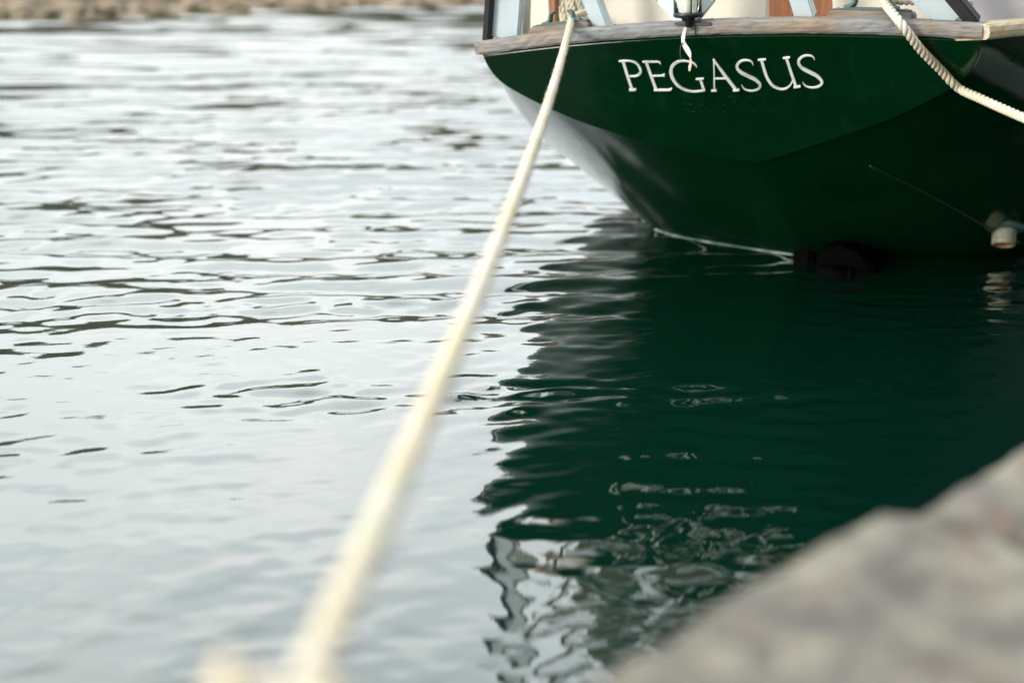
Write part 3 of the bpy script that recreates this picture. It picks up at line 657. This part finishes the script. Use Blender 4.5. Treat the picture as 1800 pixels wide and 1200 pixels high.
FAINT = [('B', [[[[-0.1512, -0.3081], [-0.1489, -0.2313], [-0.1298, -0.2374], [-0.1285, -0.255], [-0.134, -0.2657], [-0.151, -0.2674]], [[-0.1543, -0.3097], [-0.1515, -0.2308], [-0.1276, -0.2334], [-0.1256, -0.2544], [-0.1339, -0.2698], [-0.152, -0.272]]], [[[-0.1352, -0.2697], [-0.125, -0.2834], [-0.1266, -0.3013], [-0.1524, -0.3067]], [[-0.1328, -0.2658], [-0.1221, -0.2806], [-0.1259, -0.305], [-0.1531, -0.3112]]]]), ('R', [[[[-0.1109, -0.3079], [-0.1091, -0.2313], [-0.0901, -0.2374], [-0.0887, -0.255], [-0.0942, -0.2679], [-0.1109, -0.2689]], [[-0.1139, -0.3095], [-0.1117, -0.2308], [-0.0879, -0.2334], [-0.0858, -0.2543], [-0.094, -0.272], [-0.1119, -0.2734]]], [[[-0.0998, -0.2731], [-0.0832, -0.311]], [[-0.0971, -0.2697], [-0.0806, -0.3075]]]]), ('I', [[[[-0.0653, -0.3076], [-0.0641, -0.2303]], [[-0.0683, -0.3092], [-0.067, -0.2319]]]]), ('S', [[[[-0.0231, -0.2412], [-0.0343, -0.2293], [-0.0477, -0.2465], [-0.0426, -0.2652], [-0.03, -0.2778], [-0.026, -0.2933], [-0.0351, -0.3063], [-0.0472, -0.2945]], [[-0.0253, -0.2451], [-0.035, -0.2337], [-0.0449, -0.2464], [-0.0402, -0.2616], [-0.0275, -0.2742], [-0.0232, -0.2931], [-0.0359, -0.3108], [-0.0493, -0.2987]]]]), ('T', [[[[0.0087, -0.3074], [0.0089, -0.2307]], [[0.0058, -0.309], [0.006, -0.2322]]], [[[-0.0099, -0.2333], [0.0237, -0.2341]], [[-0.0089, -0.2288], [0.0247, -0.2297]]]]), ('O', [[[[0.0549, -0.23], [0.041, -0.2457], [0.0375, -0.2739], [0.0441, -0.3018], [0.0578, -0.3103], [0.0718, -0.2933], [0.0738, -0.2651], [0.0671, -0.2378], [0.0564, -0.2296]], [[0.056, -0.2333], [0.0433, -0.247], [0.0403, -0.2721], [0.0466, -0.2983], [0.0583, -0.3058], [0.0694, -0.2923], [0.071, -0.2671], [0.0647, -0.2411], [0.0545, -0.2337]]]]), ('L', [[[[0.0931, -0.232], [0.0942, -0.3088], [0.1181, -0.31]], [[0.0959, -0.2305], [0.0969, -0.3058], [0.119, -0.3055]]]])]

# ================================================================== THE BOAT
boat = empty('sailing_boat')
BO = Vector((0.57871, 4.16751, 0.81516))
ST = Vector((0.905066, -0.422039, 0.052336)); FW = Vector((0.422618, 0.906308, 0.0)); UP = Vector((-0.047432, 0.022118, 0.99863))
boat.matrix_world = Matrix(((ST.x, FW.x, UP.x, BO.x), (ST.y, FW.y, UP.y, BO.y), (ST.z, FW.z, UP.z, BO.z), (0, 0, 0, 1)))
tag(boat, 'dark green wooden yacht moored stern-on with PEGASUS lettered across its transom', 'boat')
# local axes: x starboard, y forward, z up; origin mid-transom under the rail
RAKE = math.radians(50); CR, SR = math.cos(RAKE), math.sin(RAKE)
def tr(s, h, off=0.0):
    """point on the raked transom plane (s across, h up the plane), off = proud of it"""
    return (s, -h * SR - off * CR, h * CR - off * SR)
Th = np.array([0, -.05, -.10, -.15, -.20, -.25, -.30, -.35, -.42, -.50, -.56, -.593])
TsP = np.array([.738, .743, .740, .724, .690, .648, .600, .545, .440, .290, .135, 0])
TsS = np.array([.738, .733, .717, .693, .652, .596, .534, .465, .345, .195, .078, 0])
Ms = np.array([1.17, 1.18, 1.115, .86, .70, .625, .62, .565, .44, .28, .14, 0])
Mu = np.array([0, -.359, -.694, -.95, -1.10, -1.339, -1.566, -1.709, -1.81, -1.90, -2.0, -2.09])
Mb = np.array([.175, .185, .235, .289, .285, .201, .095, .03, 0, 0, 0, 0])
def crown(s): return 0.058 * (1 - (s / 0.738) ** 2)
NT = 45
ti = np.linspace(0, len(Th) - 1, NT)
def csamp(a):
    out = []
    for x in ti:
        i = min(int(x), len(a) - 2); f = x - i
        p0, p1, p2, p3 = a[max(i - 1, 0)], a[i], a[i + 1], a[min(i + 2, len(a) - 1)]
        out.append(.5 * ((2 * p1) + (-p0 + p2) * f + (2 * p0 - 5 * p1 + 4 * p2 - p3) * f * f + (-p0 + 3 * p1 - 3 * p2 + p3) * f ** 3))
    return np.array(out)
th, tsp, tss, ms, mu, mb = csamp(Th), csamp(TsP), csamp(TsS), csamp(Ms), csamp(Mu), csamp(Mb)
tsp[-1] = tss[-1] = ms[-1] = 0
TSD = {-1: tsp, 1: tss}
lam = np.r_[np.linspace(0, .04, 5), np.linspace(.06, 1, 48)]
fb = np.linspace(0, 1, 26)[1:]
def hull_pt(i, j, side=1):
    ts = TSD[side]
    f0, u0 = -th[i] * SR, th[i] * CR
    if j < len(lam):
        l_ = lam[j]
        full = 0.13 * max(0.0, 1 - i / 17.0) * math.sin(math.pi * l_) if side > 0 else 0.0
        return (ts[i] + (ms[i] - ts[i]) * l_ + mb[i] * math.sin(math.pi * l_) + full, f0 + (3 - f0) * l_, u0 + (mu[i] - u0) * l_)
    q = fb[j - len(lam)]                      # forward of midships to the stem
    s = ms[i] * (1 - q ** 2.2)
    return (s, 3 + 5.2 * q * (1 - .12 * (i / (NT - 1)) * q), mu[i] * (1 - .55 * q ** 2) + 0.28 * q ** 2 * (1 - i / (NT - 1)))
NJ = len(lam) + len(fb)
V, Fc = [], []
for side in (-1, 1):
    base = len(V)
    for i in range(NT):
        for j in range(NJ):
            s, f, u = hull_pt(i, j, side); V.append((side * s, f, u))
    for i in range(NT - 1):
        for j in range(NJ - 1):
            a = base + i * NJ + j; q = (a, a + 1, a + NJ + 1, a + NJ)
            Fc.append(q if side > 0 else q[::-1])
hull = mesh_obj('hull', V, Fc, ['green_paint', 'transom_paint'], boat, True)
nf = len(Fc) // 2
hull.data.polygons.foreach_set('material_index', [0] * nf + [1] * nf)

# transom: slightly thick plate with a rounded arris, inside the outline of the hull
TN = 24
out = [(-tsp[i], th[i]) for i in range(0, NT)] + [(tss[i], th[i]) for i in range(NT - 2, -1, -1)]
top = [(s, crown(s)) for s in np.linspace(.738, -.738, 29)[1:-1]]
ring = out + top
V = []; Fc = []
cen = (0.0, -0.18)
levels = [(1.0, 0.0), (1.0, 0.004), (0.997, 0.0065), (0.991, 0.008)] + [(k, 0.008) for k in (.85, .6, .3)]
for sc, off in levels:
    V += [tr(cen[0] + (s - cen[0]) * sc, cen[1] + (h - cen[1]) * sc, off) for s, h in ring]
V.append(tr(*cen, 0.008))
n_ = len(ring)
for k in range(len(levels) - 1):
    for i in range(n_):
        j = (i + 1) % n_
        Fc.append((k * n_ + i, k * n_ + j, (k + 1) * n_ + j, (k + 1) * n_ + i))
for i in range(n_):
    Fc.append(((len(levels) - 1) * n_ + i, (len(levels) - 1) * n_ + (i + 1) % n_, len(V) - 1))
transom = mesh_obj('transom', V, Fc, 'transom_paint', boat, False)

def letter_mesh(name, strokes, off, thick, material, dh=0.0):
    V, Fc = [], []
    for k, (L, Rr) in enumerate(strokes):
        o = len(V); z1 = off + thick + k * 0.0004; z0 = off
        m_ = len(L)
        for q in range(m_):
            V += [tr(L[q][0], L[q][1] + dh, z0), tr(Rr[q][0], Rr[q][1] + dh, z0), tr(L[q][0], L[q][1] + dh, z1), tr(Rr[q][0], Rr[q][1] + dh, z1)]
        for q in range(m_ - 1):
            a, c = o + q * 4, o + q * 4 + 4
            Fc += [(a + 2, a + 3, c + 3, c + 2), (a, c, c + 1, a + 1), (a, a + 2, c + 2, c), (a + 1, c + 1, c + 3, a + 3)]
        Fc += [(o, o + 1, o + 3, o + 2), (o + (m_ - 1) * 4, o + (m_ - 1) * 4 + 2, o + (m_ - 1) * 4 + 3, o + (m_ - 1) * 4 + 1)]
    ob = mesh_obj(name, V, Fc, material, transom)
    return ob
for ch, strokes in LETTERS:
    letter_mesh('letter', strokes, 0.0075, 0.003, 'letter_white')
for ch, strokes in FAINT:
    letter_mesh('faint_letter', strokes, 0.0076, 0.0012, 'faint_letter')

# deck
V, Fc = [], []
fj = [j for j in range(NJ)]
for j in fj:
    s, f, u = hull_pt(0, j)
    for k in range(9):
        x = -1 + k / 4
        V.append((s * x * .985, f + (0.02 if j == 0 else 0), u + 0.012 + 0.03 * (1 - x * x)))
for j in range(NJ - 1):
    for k in range(8):
        a = j * 9 + k; Fc.append((a, a + 1, a + 10, a + 9))
mesh_obj('deck', V, Fc, 'cream_paint', boat, True)

# ---- cap rail round the stern
def rail_profile(path, prof, name, material, jit=0.0015):
    """sweep a (depth, height) section along stations given as (point, inboard direction)"""
    V, Fc = [], []; m_ = len(prof)
    for p, inn in path:
        p, inn = Vector(p), Vector(inn).normalized()
        for d, h in prof:
            V.append(p + inn * (d + random.uniform(-jit, jit)) + Vector((0, 0, h + random.uniform(-jit, jit) * .5)))
    for i in range(len(path) - 1):
        for k in range(m_):
            a, c = i * m_ + k, i * m_ + (k + 1) % m_
            Fc.append((a, c, c + m_, a + m_))
    Fc.append(tuple(range(m_))[::-1]); Fc.append(tuple(range((len(path) - 1) * m_, len(path) * m_)))
    o = mesh_obj(name, V, Fc, material, boat, False)
    return o
SEC = [(-.014, 0), (-.020, .006), (-.022, .020), (-.020, .033), (-.012, .040), (0.02, .0425), (.085, .043), (.095, .038), (.095, 0)]
def stern_rail(s0, s1, name='cap_rail'):
    path = []
    for s in np.linspace(s0, s1, max(4, int(abs(s1 - s0) / .02))):
        x, f, u = tr(s, crown(s)); path.append(((x, f, u), (0, 1, 0)))
    return rail_profile(path, SEC, name, 'weathered_teak')
stern_rail(-.743, -.0335)
stern_rail(-.0305, .742)
def side_rail(side, material):
    path = []
    for j in range(NJ - 2):
        s, f, u = hull_pt(0, j, side)
        if j == 0: f += 0.0
        path.append(((side * s, f - (0.014 if j == 0 else 0), u - 0.001), (-side, 0.05, 0)))
    return rail_profile(path, SEC, 'cap_rail', material)
side_rail(1, 'varnished_teak'); side_rail(-1, 'weathered_teak')

# ---- fairleads: base pad, plate and two inward-curling horns
def fairlead(s0, s1, f, scale, hs=1.0):
    c = (s0 + s1) / 2; wd = s1 - s0
    def ub(s): return tr(s, crown(s))[2] + 0.043
    ua = ub(s0); ue = ub(s1); sl = (ue - ua) / (s1 - s0)
    def uu(s): return ua + (s - s0) * sl
    pad = [(s0 - .006, uu(s0) - .012), (s1 + .006, uu(s1) - .012), (s1 + .006, uu(s1) + .012), (s1 - .004, uu(s1) + .018), (s0 + .004, uu(s0) + .018), (s0 - .006, uu(s0) + .010)]
    prism('fairlead_pad', pad, 'f', f - .035, f + .05, 'weathered_teak', boat, 0.003)
    fl = empty('fairlead', (0, 0, 0)); fl.parent = boat
    z0 = .0182
    base = [(s0, uu(s0) + z0), (s1, uu(s1) + z0), (s1, uu(s1) + z0 + .003), (c + .2 * wd, uu(c + .2 * wd) + z0 + .008), (c - .2 * wd, uu(c - .2 * wd) + z0 + .008), (s0, uu(s0) + z0 + .003)]
    prism('base_plate', base, 'f', f - .022, f + .022, 'bronze_green', fl, 0.0015)
    for sg in (-1, 1):
        P = [(.34, .004), (.27, .008), (.215, .018), (.20, .030), (.195, .042), (.175, .053), (.145, .058), (.115, .055)]
        path = []
        for x, y in P:
            s = c + sg * x * wd; path.append((s, f, uu(s) + z0 + y * scale * hs))
        path = [tuple(p) for p in smooth_path(path, .004)]
        m_ = len(path); rr = [0.0075 * scale * (1.15 - .55 * (k / (m_ - 1)) ** 1.5) for k in range(m_)]
        tube('horn', path, rr, 'bronze_green', fl, 10, 1.9, up=(0, 0, 1))
    return fl
fl_port = fairlead(-.588, -.402, .06, 1.0, .64)
fl_star = fairlead(.328, .545, .06, 1.05)

# ---- white stern boards that rake aft over the rail, with a top rail
def board(s, f, wid, thick, inward, hgt, mat_, name='stern_board', u_add=0.0, aft=0.30):
    u = tr(s, crown(min(max(s, -.738), .738)))[2] + .038 + u_add
    return plank(name, (s, f, u), (s + inward * hgt, f - aft * hgt, u + hgt), wid, thick, (1, 0, 0), mat_, boat)
board(-.685, .06, .088, .030, .28, .40, 'white_paint')
board(.655, .06, .098, .030, -.72, .40, 'white_paint')
board(-.370, .08, .050, .040, -.24, .40, 'white_paint')
board(.248, .09, .056, .040, -.24, .40, 'white_paint')
board(-.742, .045, .022, .045, .28, .40, 'black_rubber', 'rubber_edge')
board(.716, .045, .034, .045, -.78, .40, 'black_rubber', 'rubber_edge')
plank('top_rail', (-.66, -.06, .47), (.42, -.06, .455), .07, .035, (0, 1, .2), 'white_paint', boat)

# ---- coaming, cockpit and cabin behind the boards
def rounded(x0, x1, y0, y1, r):
    pts = [(x0, y0), (x1, y0)]
    for cx, cy, a0 in ((x1 - r, y1 - r, 0), (x0 + r, y1 - r, 90)):
        for k in range(6):
            a = math.radians(a0 + k * 18); pts.append((cx + r * math.cos(a), cy + r * math.sin(a)))
    return pts
prism('coaming', [(-.435, .03), (-.19, .03), (-.19, .095), (-.215, .115), (-.265, .135), (-.31, .155), (-.38, .185), (-.435, .20)], 'f', .24, .28, 'cream_paint', boat, 0.006)
prism('coaming', rounded(-.185, .088, .03, .150, .028), 'f', .245, .285, 'cream_paint', boat, 0.006)
prism('coaming', rounded(.285, .58, .03, .150, .03), 'f', .25, .29, 'cream_paint', boat, 0.006)
prism('quarter_panel', [(-.80, .03), (-.52, .03), (-.52, .30), (-.74, .30)], 'f', .42, .45, 'cream_paint', boat, 0.004)
prism('quarter_panel', [(.62, .03), (1.02, .03), (.98, .40), (.50, .40)], 'f', .30, .33, 'grey_cover', boat, 0.004)
plank('post', (-.62, .29, .02), (-.62, .29, .34), .028, .028, (1, 0, 0), 'mahogany', boat)
# mahogany cockpit bulkhead of upright boards
for k in range(9):
    s0 = -.50 + k * .118
    prism('bulkhead_board', rounded(s0 + .001, s0 + .116, .02, .27, .004), 'f', .62 + .003 * (k % 2), .645 + .003 * (k % 2), 'mahogany', boat, 0.003)
# cabin trunk
cab = prism('cabin_side', [(-.62, .03), (.62, .03), (.60, .60), (.40, .66), (-.40, .66), (-.60, .60)], 'f', .70, 3.6, 'transom_paint', boat, 0.015)
prism('cabin_roof', [(-.66, .60), (-.40, .668), (.40, .668), (.66, .60), (.66, .625), (.42, .70), (-.42, .70), (-.66, .625)], 'f', .66, 3.7, 'white_paint', boat, 0.006)
for k in range(3):
    for sd_ in (-1, 1):
        prism('window', [(1.1 + k * .8, .28), (1.6 + k * .8, .28), (1.6 + k * .8, .48), (1.1 + k * .8, .48)], 's', sd_ * .608, sd_ * .622, 'black_rubber', boat, 0.003)
# olive canvas tent added above the view, keeping sky out of the water reflection
V, Fc = [], []
tf = np.linspace(.72, 2.9, 15)
for f in tf:
    sag = .03 * math.sin((f - .72) / 2.18 * math.pi * 4) ** 2
    for k in range(17):
        a = math.pi * k / 16
        V.append((-.64 * math.cos(a) * (1 - .10 * math.sin(a)), f, .60 + (.78 - sag) * math.sin(a) ** .75))
for i in range(len(tf) - 1):
    for k in range(16):
        a = i * 17 + k; Fc.append((a, a + 1, a + 18, a + 17))
Fc.append(tuple(range(17))[::-1]); Fc.append(tuple(range((len(tf) - 1) * 17, len(tf) * 17)))
mesh_obj('added_tent', V, Fc, 'olive_canvas', boat, False)
tube('mast', [(0, 3.9, 0.0), (0, 3.9, 4), (0, 3.9, 8.5)], [.065, .06, .04], 'varnished_teak', boat, 14)

# ---- stern lamp on an octagonal board
oc = []
for k in range(8):
    a = math.radians(22.5 + 45 * k); oc.append((-.072 + .092 * math.cos(a), .170 + .103 * math.sin(a)))
lamp = empty('stern_lamp', (0, 0, 0)); lamp.parent = boat
prism('lamp_board', oc, 'f', -.028, -.006, 'white_paint', lamp, 0.003)
LC = (-.0455, -.085)
def lathe(name, prof, material, parent, cx, cy, sides=28):
    V, Fc = [], []
    for r, zz in prof:
        for k in range(sides):
            a = 2 * math.pi * k / sides; V.append((cx + r * math.cos(a), cy + r * math.sin(a), zz))
    for i in range(len(prof) - 1):
        for k in range(sides):
            a, c = i * sides + k, i * sides + (k + 1) % sides; Fc.append((a, c, c + sides, a + sides))
    return mesh_obj(name, V, Fc, material, parent, True)
lathe('lamp_base', [(0, .060), (.009, .060), (.010, .076), (.018, .078), (.019, .086), (.038, .089), (.0425, .093), (.0425, .100), (.038, .101), (0, .101)], 'lamp_black', lamp, *LC)
lathe('lamp_glass', [(.036, .1012), (.0385, .103), (.0385, .205), (.036, .206), (.034, .205), (.034, .103), (.036, .1012)], 'lamp_glass', lamp, *LC)
lathe('lamp_bulb', [(0, .102), (.010, .102), (.011, .125), (.014, .135), (.015, .155), (.010, .170), (0, .174)], 'tape_white', lamp, *LC)
lathe('lamp_cap', [(0, .206), (.042, .206), (.044, .212), (.040, .222), (.015, .236), (0, .238)], 'lamp_black', lamp, *LC)
for k in range(3):
    a = math.radians(60 + 120 * k)
    tube('lamp_guard', [(LC[0] + .041 * math.cos(a), LC[1] + .041 * math.sin(a), .099), (LC[0] + .041 * math.cos(a), LC[1] + .041 * math.sin(a), .209)], .002, 'lamp_black', lamp, 6)
prism('lamp_bracket', [(-.09, .068), (.015, .064), (.015, .072), (-.09, .076)], 'f', -.075, -.005, 'lamp_black', lamp, 0.001)

# ---- below: thin pale line along the port waterline, rudder, exhaust, strake
def wl_pts(side, du=0.0, off=0.004):
    """points where each hull frame line crosses the water"""
    res = []
    for i in range(NT):
        prev = None
        for j in range(NJ):
            s, f, u = hull_pt(i, j, side)
            P = boat.matrix_world @ Vector((side * s, f, u))
            if prev is not None and prev[1].z > du >= P.z:
                k = (prev[1].z - du) / (prev[1].z - P.z)
                res.append(prev[0].lerp(Vector((side * s, f, u)), k)); break
            prev = (Vector((side * s, f, u)), P)
    return res
for side in (-1,):
    pts = wl_pts(side, 0.007)
    path = [tuple(p + Vector((0, -.002, 0))) for p in pts]
    tube('pale_waterline', path, .0035, 'pale_waterline', boat, 6)
rud = empty('rudder', (0, 0, 0)); rud.parent = boat
prism('rudder_blade', [(1.05, -.745), (1.20, -.72), (1.62, -.80), (1.62, -1.5), (1.10, -1.5), (1.02, -1.0)], 's', -.035, .035, 'wet_black', rud, 0.012)
prism('rudder_head', [(.085, -.760), (.11, -.742), (.18, -.742), (.21, -.77), (.27, -.795), (.285, -.82), (.285, -.95), (.09, -.95), (.07, -.80)], 'f', .94, 1.15, 'wet_black', rud, 0.03)
tube('rudder_stock', [(.10, .86, -.818), (.215, .86, -.828)], .030, 'wet_black', rud, 18)
tube('stock_cap', [(.2085, .86, -.8275), (.2255, .86, -.829)], .033, 'wet_black', rud, 18)

def hull_normal(i, j, side=1):
    a, c, d = (Vector(hull_pt(*q)) for q in ((i, j), (i, j + 1), (i + 1, j)))
    n_ = (c - a).cross(d - a).normalized()
    if n_.z > 0: n_ = -n_
    return Vector((n_.x * side, n_.y, n_.z))
sp = []
for l_ in np.linspace(.085, .47, 24):
    x = 35.4 - 37.5 * l_ + 24 * l_ * l_; i = int(x); k = x - i
    jj = (l_ - .06) / .02 + 5; j = int(jj); q = jj - j
    p = (Vector(hull_pt(i, j)) * (1 - k) + Vector(hull_pt(i + 1, j)) * k) * (1 - q) + (Vector(hull_pt(i, j + 1)) * (1 - k) + Vector(hull_pt(i + 1, j + 1)) * k) * q
    sp.append(tuple(p + hull_normal(i, j) * .0015))
tube('hull_strake', [tuple(q) for q in smooth_path(sp, .02)], .0035, 'strake_green', boat, 6)
ex = empty('exhaust_outlet'); ex.parent = boat
en = Vector((.02, -.42, -.90)).normalized(); ec = Vector(hull_pt(24, 22)) + hull_normal(24, 22) * .022 + Vector((0, 0, .035))
def ring_shape(name, secs, material):
    u_ = en.orthogonal().normalized(); v_ = en.cross(u_); V, Fc = [], []; N_ = 28
    for r, d in secs:
        for k in range(N_):
            a = 2 * math.pi * k / N_; V.append(ec + en * d + (u_ * math.cos(a) + v_ * math.sin(a)) * r)
    for q in range(len(secs) - 1):
        for k in range(N_):
            a, c = q * N_ + k, q * N_ + (k + 1) % N_; Fc.append((a, c, c + N_, a + N_))
    return mesh_obj(name, V, Fc, material, ex, True)
ring_shape('flange', [(.0, -.012), (.064, -.012), (.069, -.004), (.069, .004), (.064, .009), (.043, .012)], 'bronze_green')
ring_shape('pipe', [(.043, .006), (.042, .02), (.041, .062), (.040, .066), (.036, .067), (.034, .064)], 'old_bronze')
ring_shape('pipe_bore', [(.0342, .0645), (.034, .04), (.0335, .014), (0, .013)], 'rust_inside')

# wooden plugs over the rail fastenings
for k, s in enumerate(np.linspace(-.70, .70, 15)):
    x, f, u = tr(s, crown(s))
    V, Fc = [], []
    for q in range(10):
        a = 2 * math.pi * q / 10; V.append((x + .006 * math.cos(a), f + .035 + .006 * math.sin(a), u + .0415))
    for q in range(10):
        a = 2 * math.pi * q / 10; V.append((x + .0055 * math.cos(a), f + .035 + .0055 * math.sin(a), u + .0446))
    Fc = [(q, (q + 1) % 10, 10 + (q + 1) % 10, 10 + q) for q in range(10)] + [tuple(range(10, 20))]
    mesh_obj('rail_plug', V, Fc, 'weathered_teak', boat)
# bolt heads on the fairleads
for fl_, s0, s1 in ((fl_port, -.588, -.402), (fl_star, .328, .545)):
    for k in (.07, .93):
        s = s0 + (s1 - s0) * k; u = tr(s, crown(s))[2] + .043 + .0182
        tube('bolt', [(s, .06, u), (s, .06, u + .0065)], [.006, .005], 'old_bronze', fl_, 8)

# ================================================================== ROPES AND SMALL THINGS
BM = boat.matrix_world
def bw(s, f, u): return tuple(BM @ Vector((s, f, u)))
# the line from the port fairlead to the bollard at our feet
S0 = np.array([0.18264, 4.44047, 0.88544]); C0 = np.array([0.03594, 2.57367, 0.65927]); E0 = np.array([-0.11076, 0.70687, 0.67311])
line = [tuple((1 - k) ** 2 * S0 + 2 * k * (1 - k) * C0 + k * k * E0) for k in np.linspace(0, 1, 26)]
inb = [bw(-.40, .62, .10), bw(-.44, .42, .115), bw(-.458, .22, .112), bw(-.468, .13, .106)]
BC = Vector((-0.100, 0.47, 0.0)); BR = 0.070
ringz = QZ + 0.070
loop = []
for k in range(15):
    a = math.radians(82 - k * 25.5); loop.append((BC.x + (BR + .014) * math.cos(a), BC.y + (BR + .014) * math.sin(a), ringz + .02 * math.cos(a * .5) - 0.006 * k / 14))
tail = [(-0.128, 0.575, ringz + .02), (-0.142, 0.620, 0.682), (-0.143, 0.645, 0.698), (-0.139, 0.652, 0.711)]
main_line = inb + line
V, Fc = rope_geo(main_line + [(-.114, .64, .664), (-.105, .575, .656)], 0.0103, 0.060, 0.0005, blend=.12)
v2, f2 = rope_geo([(-.105, .575, .656)] + loop + tail, 0.0103, 0.060, 0.0005, base=len(V), blend=.12)
V += v2; Fc += f2
v3, f3 = fuzz_geo(main_line, 0.0103, 2600, 0.008, 0.0004); o = len(V)
V += v3; Fc += [tuple(a + o for a in q) for q in f3]
# the knot: two round turns of the tail about the standing part
kn = []
KC = Vector((-0.110, 0.690, 0.690))
for k in range(16):
    a = k * 0.62; kn.append((KC.x + .025 * math.cos(a), KC.y - .05 + .0022 * k, KC.z - 0.026 + .022 * math.sin(a)))
v4, f4 = rope_geo(kn, 0.0110, 0.085, base=len(V)); V += v4; Fc += f4
port_rope = mesh_obj('mooring_rope', V, Fc, 'rope_cream', None, True)
tag(port_rope, 'long cream rope running from the left fairlead to the blurred foreground bollard', 'rope')

# the twisted line over the starboard quarter
ctrl = [bw(.80, .50, .075), bw(.66, .30, .092), bw(.54, .14, .104), bw(.478, .075, .108), bw(.480, .02, .104), bw(.520, -.055, .072), bw(.5495, -.078, .040),
        bw(.585, -.02, -.022), bw(.628, .065, -.085), bw(.650, .092, -.116), bw(.674, .112, -.140)]
endp = Vector((1.66, 2.64, QZ + .035)); kp = Vector(bw(.674, .112, -.140))
for k in (0.06, .14, .25, .4, .55, .7, .85, 1.0):
    p = kp.lerp(endp, k); p.z -= 0.05 * math.sin(math.pi * k); ctrl.append(tuple(p))
star_rope = rope_obj('mooring_rope', ctrl, 0.0125, 0.058)
tag(star_rope, 'twisted three-strand cream rope draped over the right quarter past the lettering', 'rope')
# iron ring on the quay that holds it
ring_ = empty('mooring_ring', (endp.x, endp.y, QZ))
tag(ring_, 'small iron ring plate on the quay edge holding the right-hand rope', 'mooring ring')
rp = [(0.05 * math.cos(2 * math.pi * k / 20), 0.02, 0.045 + 0.05 * math.sin(2 * math.pi * k / 20)) for k in range(21)]
tube('ring', rp, .009, 'rusty_iron', ring_, 8)
bmx = bmesh.new(); box_bm(bmx, (0, .02, .008), (.14, .10, .016)); bmesh.ops.bevel(bmx, geom=bmx.edges[:], offset=.004, segments=2, affect='EDGES')
bm_obj('plate', bmx, 'rusty_iron', ring_)

# rope coils hanging inside the port quarter
coil = []
V, Fc = [], []
for k in range(6):
    s0 = -.605 + k * .020 + random.uniform(-.006, .006); dz = random.uniform(-.02, .02)
    lp = [bw(s0 - .01, .34, .34), bw(s0 - .022, .31, .20), bw(s0 - .010 + .004 * k, .30, .075 + dz * .4), bw(s0 + .012 + .006 * k, .31, .070), bw(s0 + .020 + .004 * k, .32, .20), bw(s0 + .008, .345, .34)]
    v, f = rope_geo(lp, 0.0095, 0.06, 0, base=len(V)); V += v; Fc += f
tag(mesh_obj('rope_coil', V, Fc, 'rope_cream', None, True), 'cream rope coil hanging inside the boat behind the left fairlead', 'rope coil')
# pale fender-like bolster beside the outer left board
bol = tube('deck_bolster', [(-.648, .13, .045), (-.640, .125, .16), (-.628, .12, .28), (-.625, .12, .36)], [.012, .015, .016, .013], 'cream_paint', boat, 12)

# torn tape hanging from the lamp
rb = empty('torn_ribbon', bw(-.051, -.10, .06))
tag(rb, 'scrap of torn white tape dangling from the stern lamp over the lettering', 'ribbon')
inv = Matrix.Translation(rb.location).inverted()
def strip(name, pts, wids, twist, material):
    V, Fc = [], []
    for i, p in enumerate(pts):
        P = inv @ Vector(bw(*p)); a = twist[i]
        d = (BM.to_3x3() @ Vector((math.cos(a), math.sin(a), .15))).normalized() * wids[i] / 2
        nn = (BM.to_3x3() @ Vector((-math.sin(a), math.cos(a), 0))) * .0006
        V += [P - d - nn, P + d - nn, P + d + nn, P - d + nn]
    for i in range(len(pts) - 1):
        for k in range(4):
            a, c = i * 4 + k, i * 4 + (k + 1) % 4; Fc.append((a, c, c + 4, a + 4))
    Fc += [(3, 2, 1, 0), tuple(range(len(V) - 4, len(V)))]
    return mesh_obj(name, V, Fc, material, rb)
strip('tape', [(-.0505, -.10, .0615), (-.053, -.10, .050), (-.056, -.101, .038), (-.0575, -.10, .025), (-.055, -.098, .015), (-.047, -.10, .002), (-.0405, -.10, -.010), (-.0365, -.10, -.022)],
      [.009, .010, .011, .012, .013, .0155, .013, .004], [.3, .5, .2, -.4, .1, .5, .3, .1], 'tape_white')
strip('tape_end', [(-.0368, -.1003, -.020), (-.036, -.10, -.034), (-.0385, -.10, -.046), (-.040, -.10, -.060)], [.003, .006, .009, .004], [.2, .4, .3, .1], 'tape_pink')
tw = [bw(-.057, -.102, .020), bw(-.065, -.102, .008), bw(-.0665, -.102, -.012), bw(-.062, -.101, -.030)]
tube('twine', [tuple(inv @ Vector(p)) for p in tw], .0013, 'twine_brown', rb, 6)

# bollard under the rope end, at the bottom edge of the picture
bol_e = empty('bollard', (BC.x, BC.y, QZ))
tag(bol_e, 'rusty iron bollard at the bottom edge with the cream rope looped round it', 'bollard')
def lathe0(name, prof, material, parent, sides=32):
    V, Fc = [], []
    for r, zz in prof:
        for k in range(sides):
            a = 2 * math.pi * k / sides; V.append((r * math.cos(a), r * math.sin(a), zz))
    for i in range(len(prof) - 1):
        for k in range(sides):
            a, c = i * sides + k, i * sides + (k + 1) % sides; Fc.append((a, c, c + sides, a + sides))
    Fc.append(tuple(range((len(prof) - 1) * sides, len(prof) * sides)))
    return mesh_obj(name, V, Fc, material, parent, True)
lathe0('bollard_foot', [(.12, 0), (.12, .015), (.105, .022), (.085, .03)], 'rusty_iron', bol_e)
lathe0('bollard_post', [(.085, .028), (.070, .04), (.066, .07), (.068, .09), (.076, .105), (.077, .115), (.068, .127), (.04, .134), (.008, .136)], 'rusty_iron', bol_e)
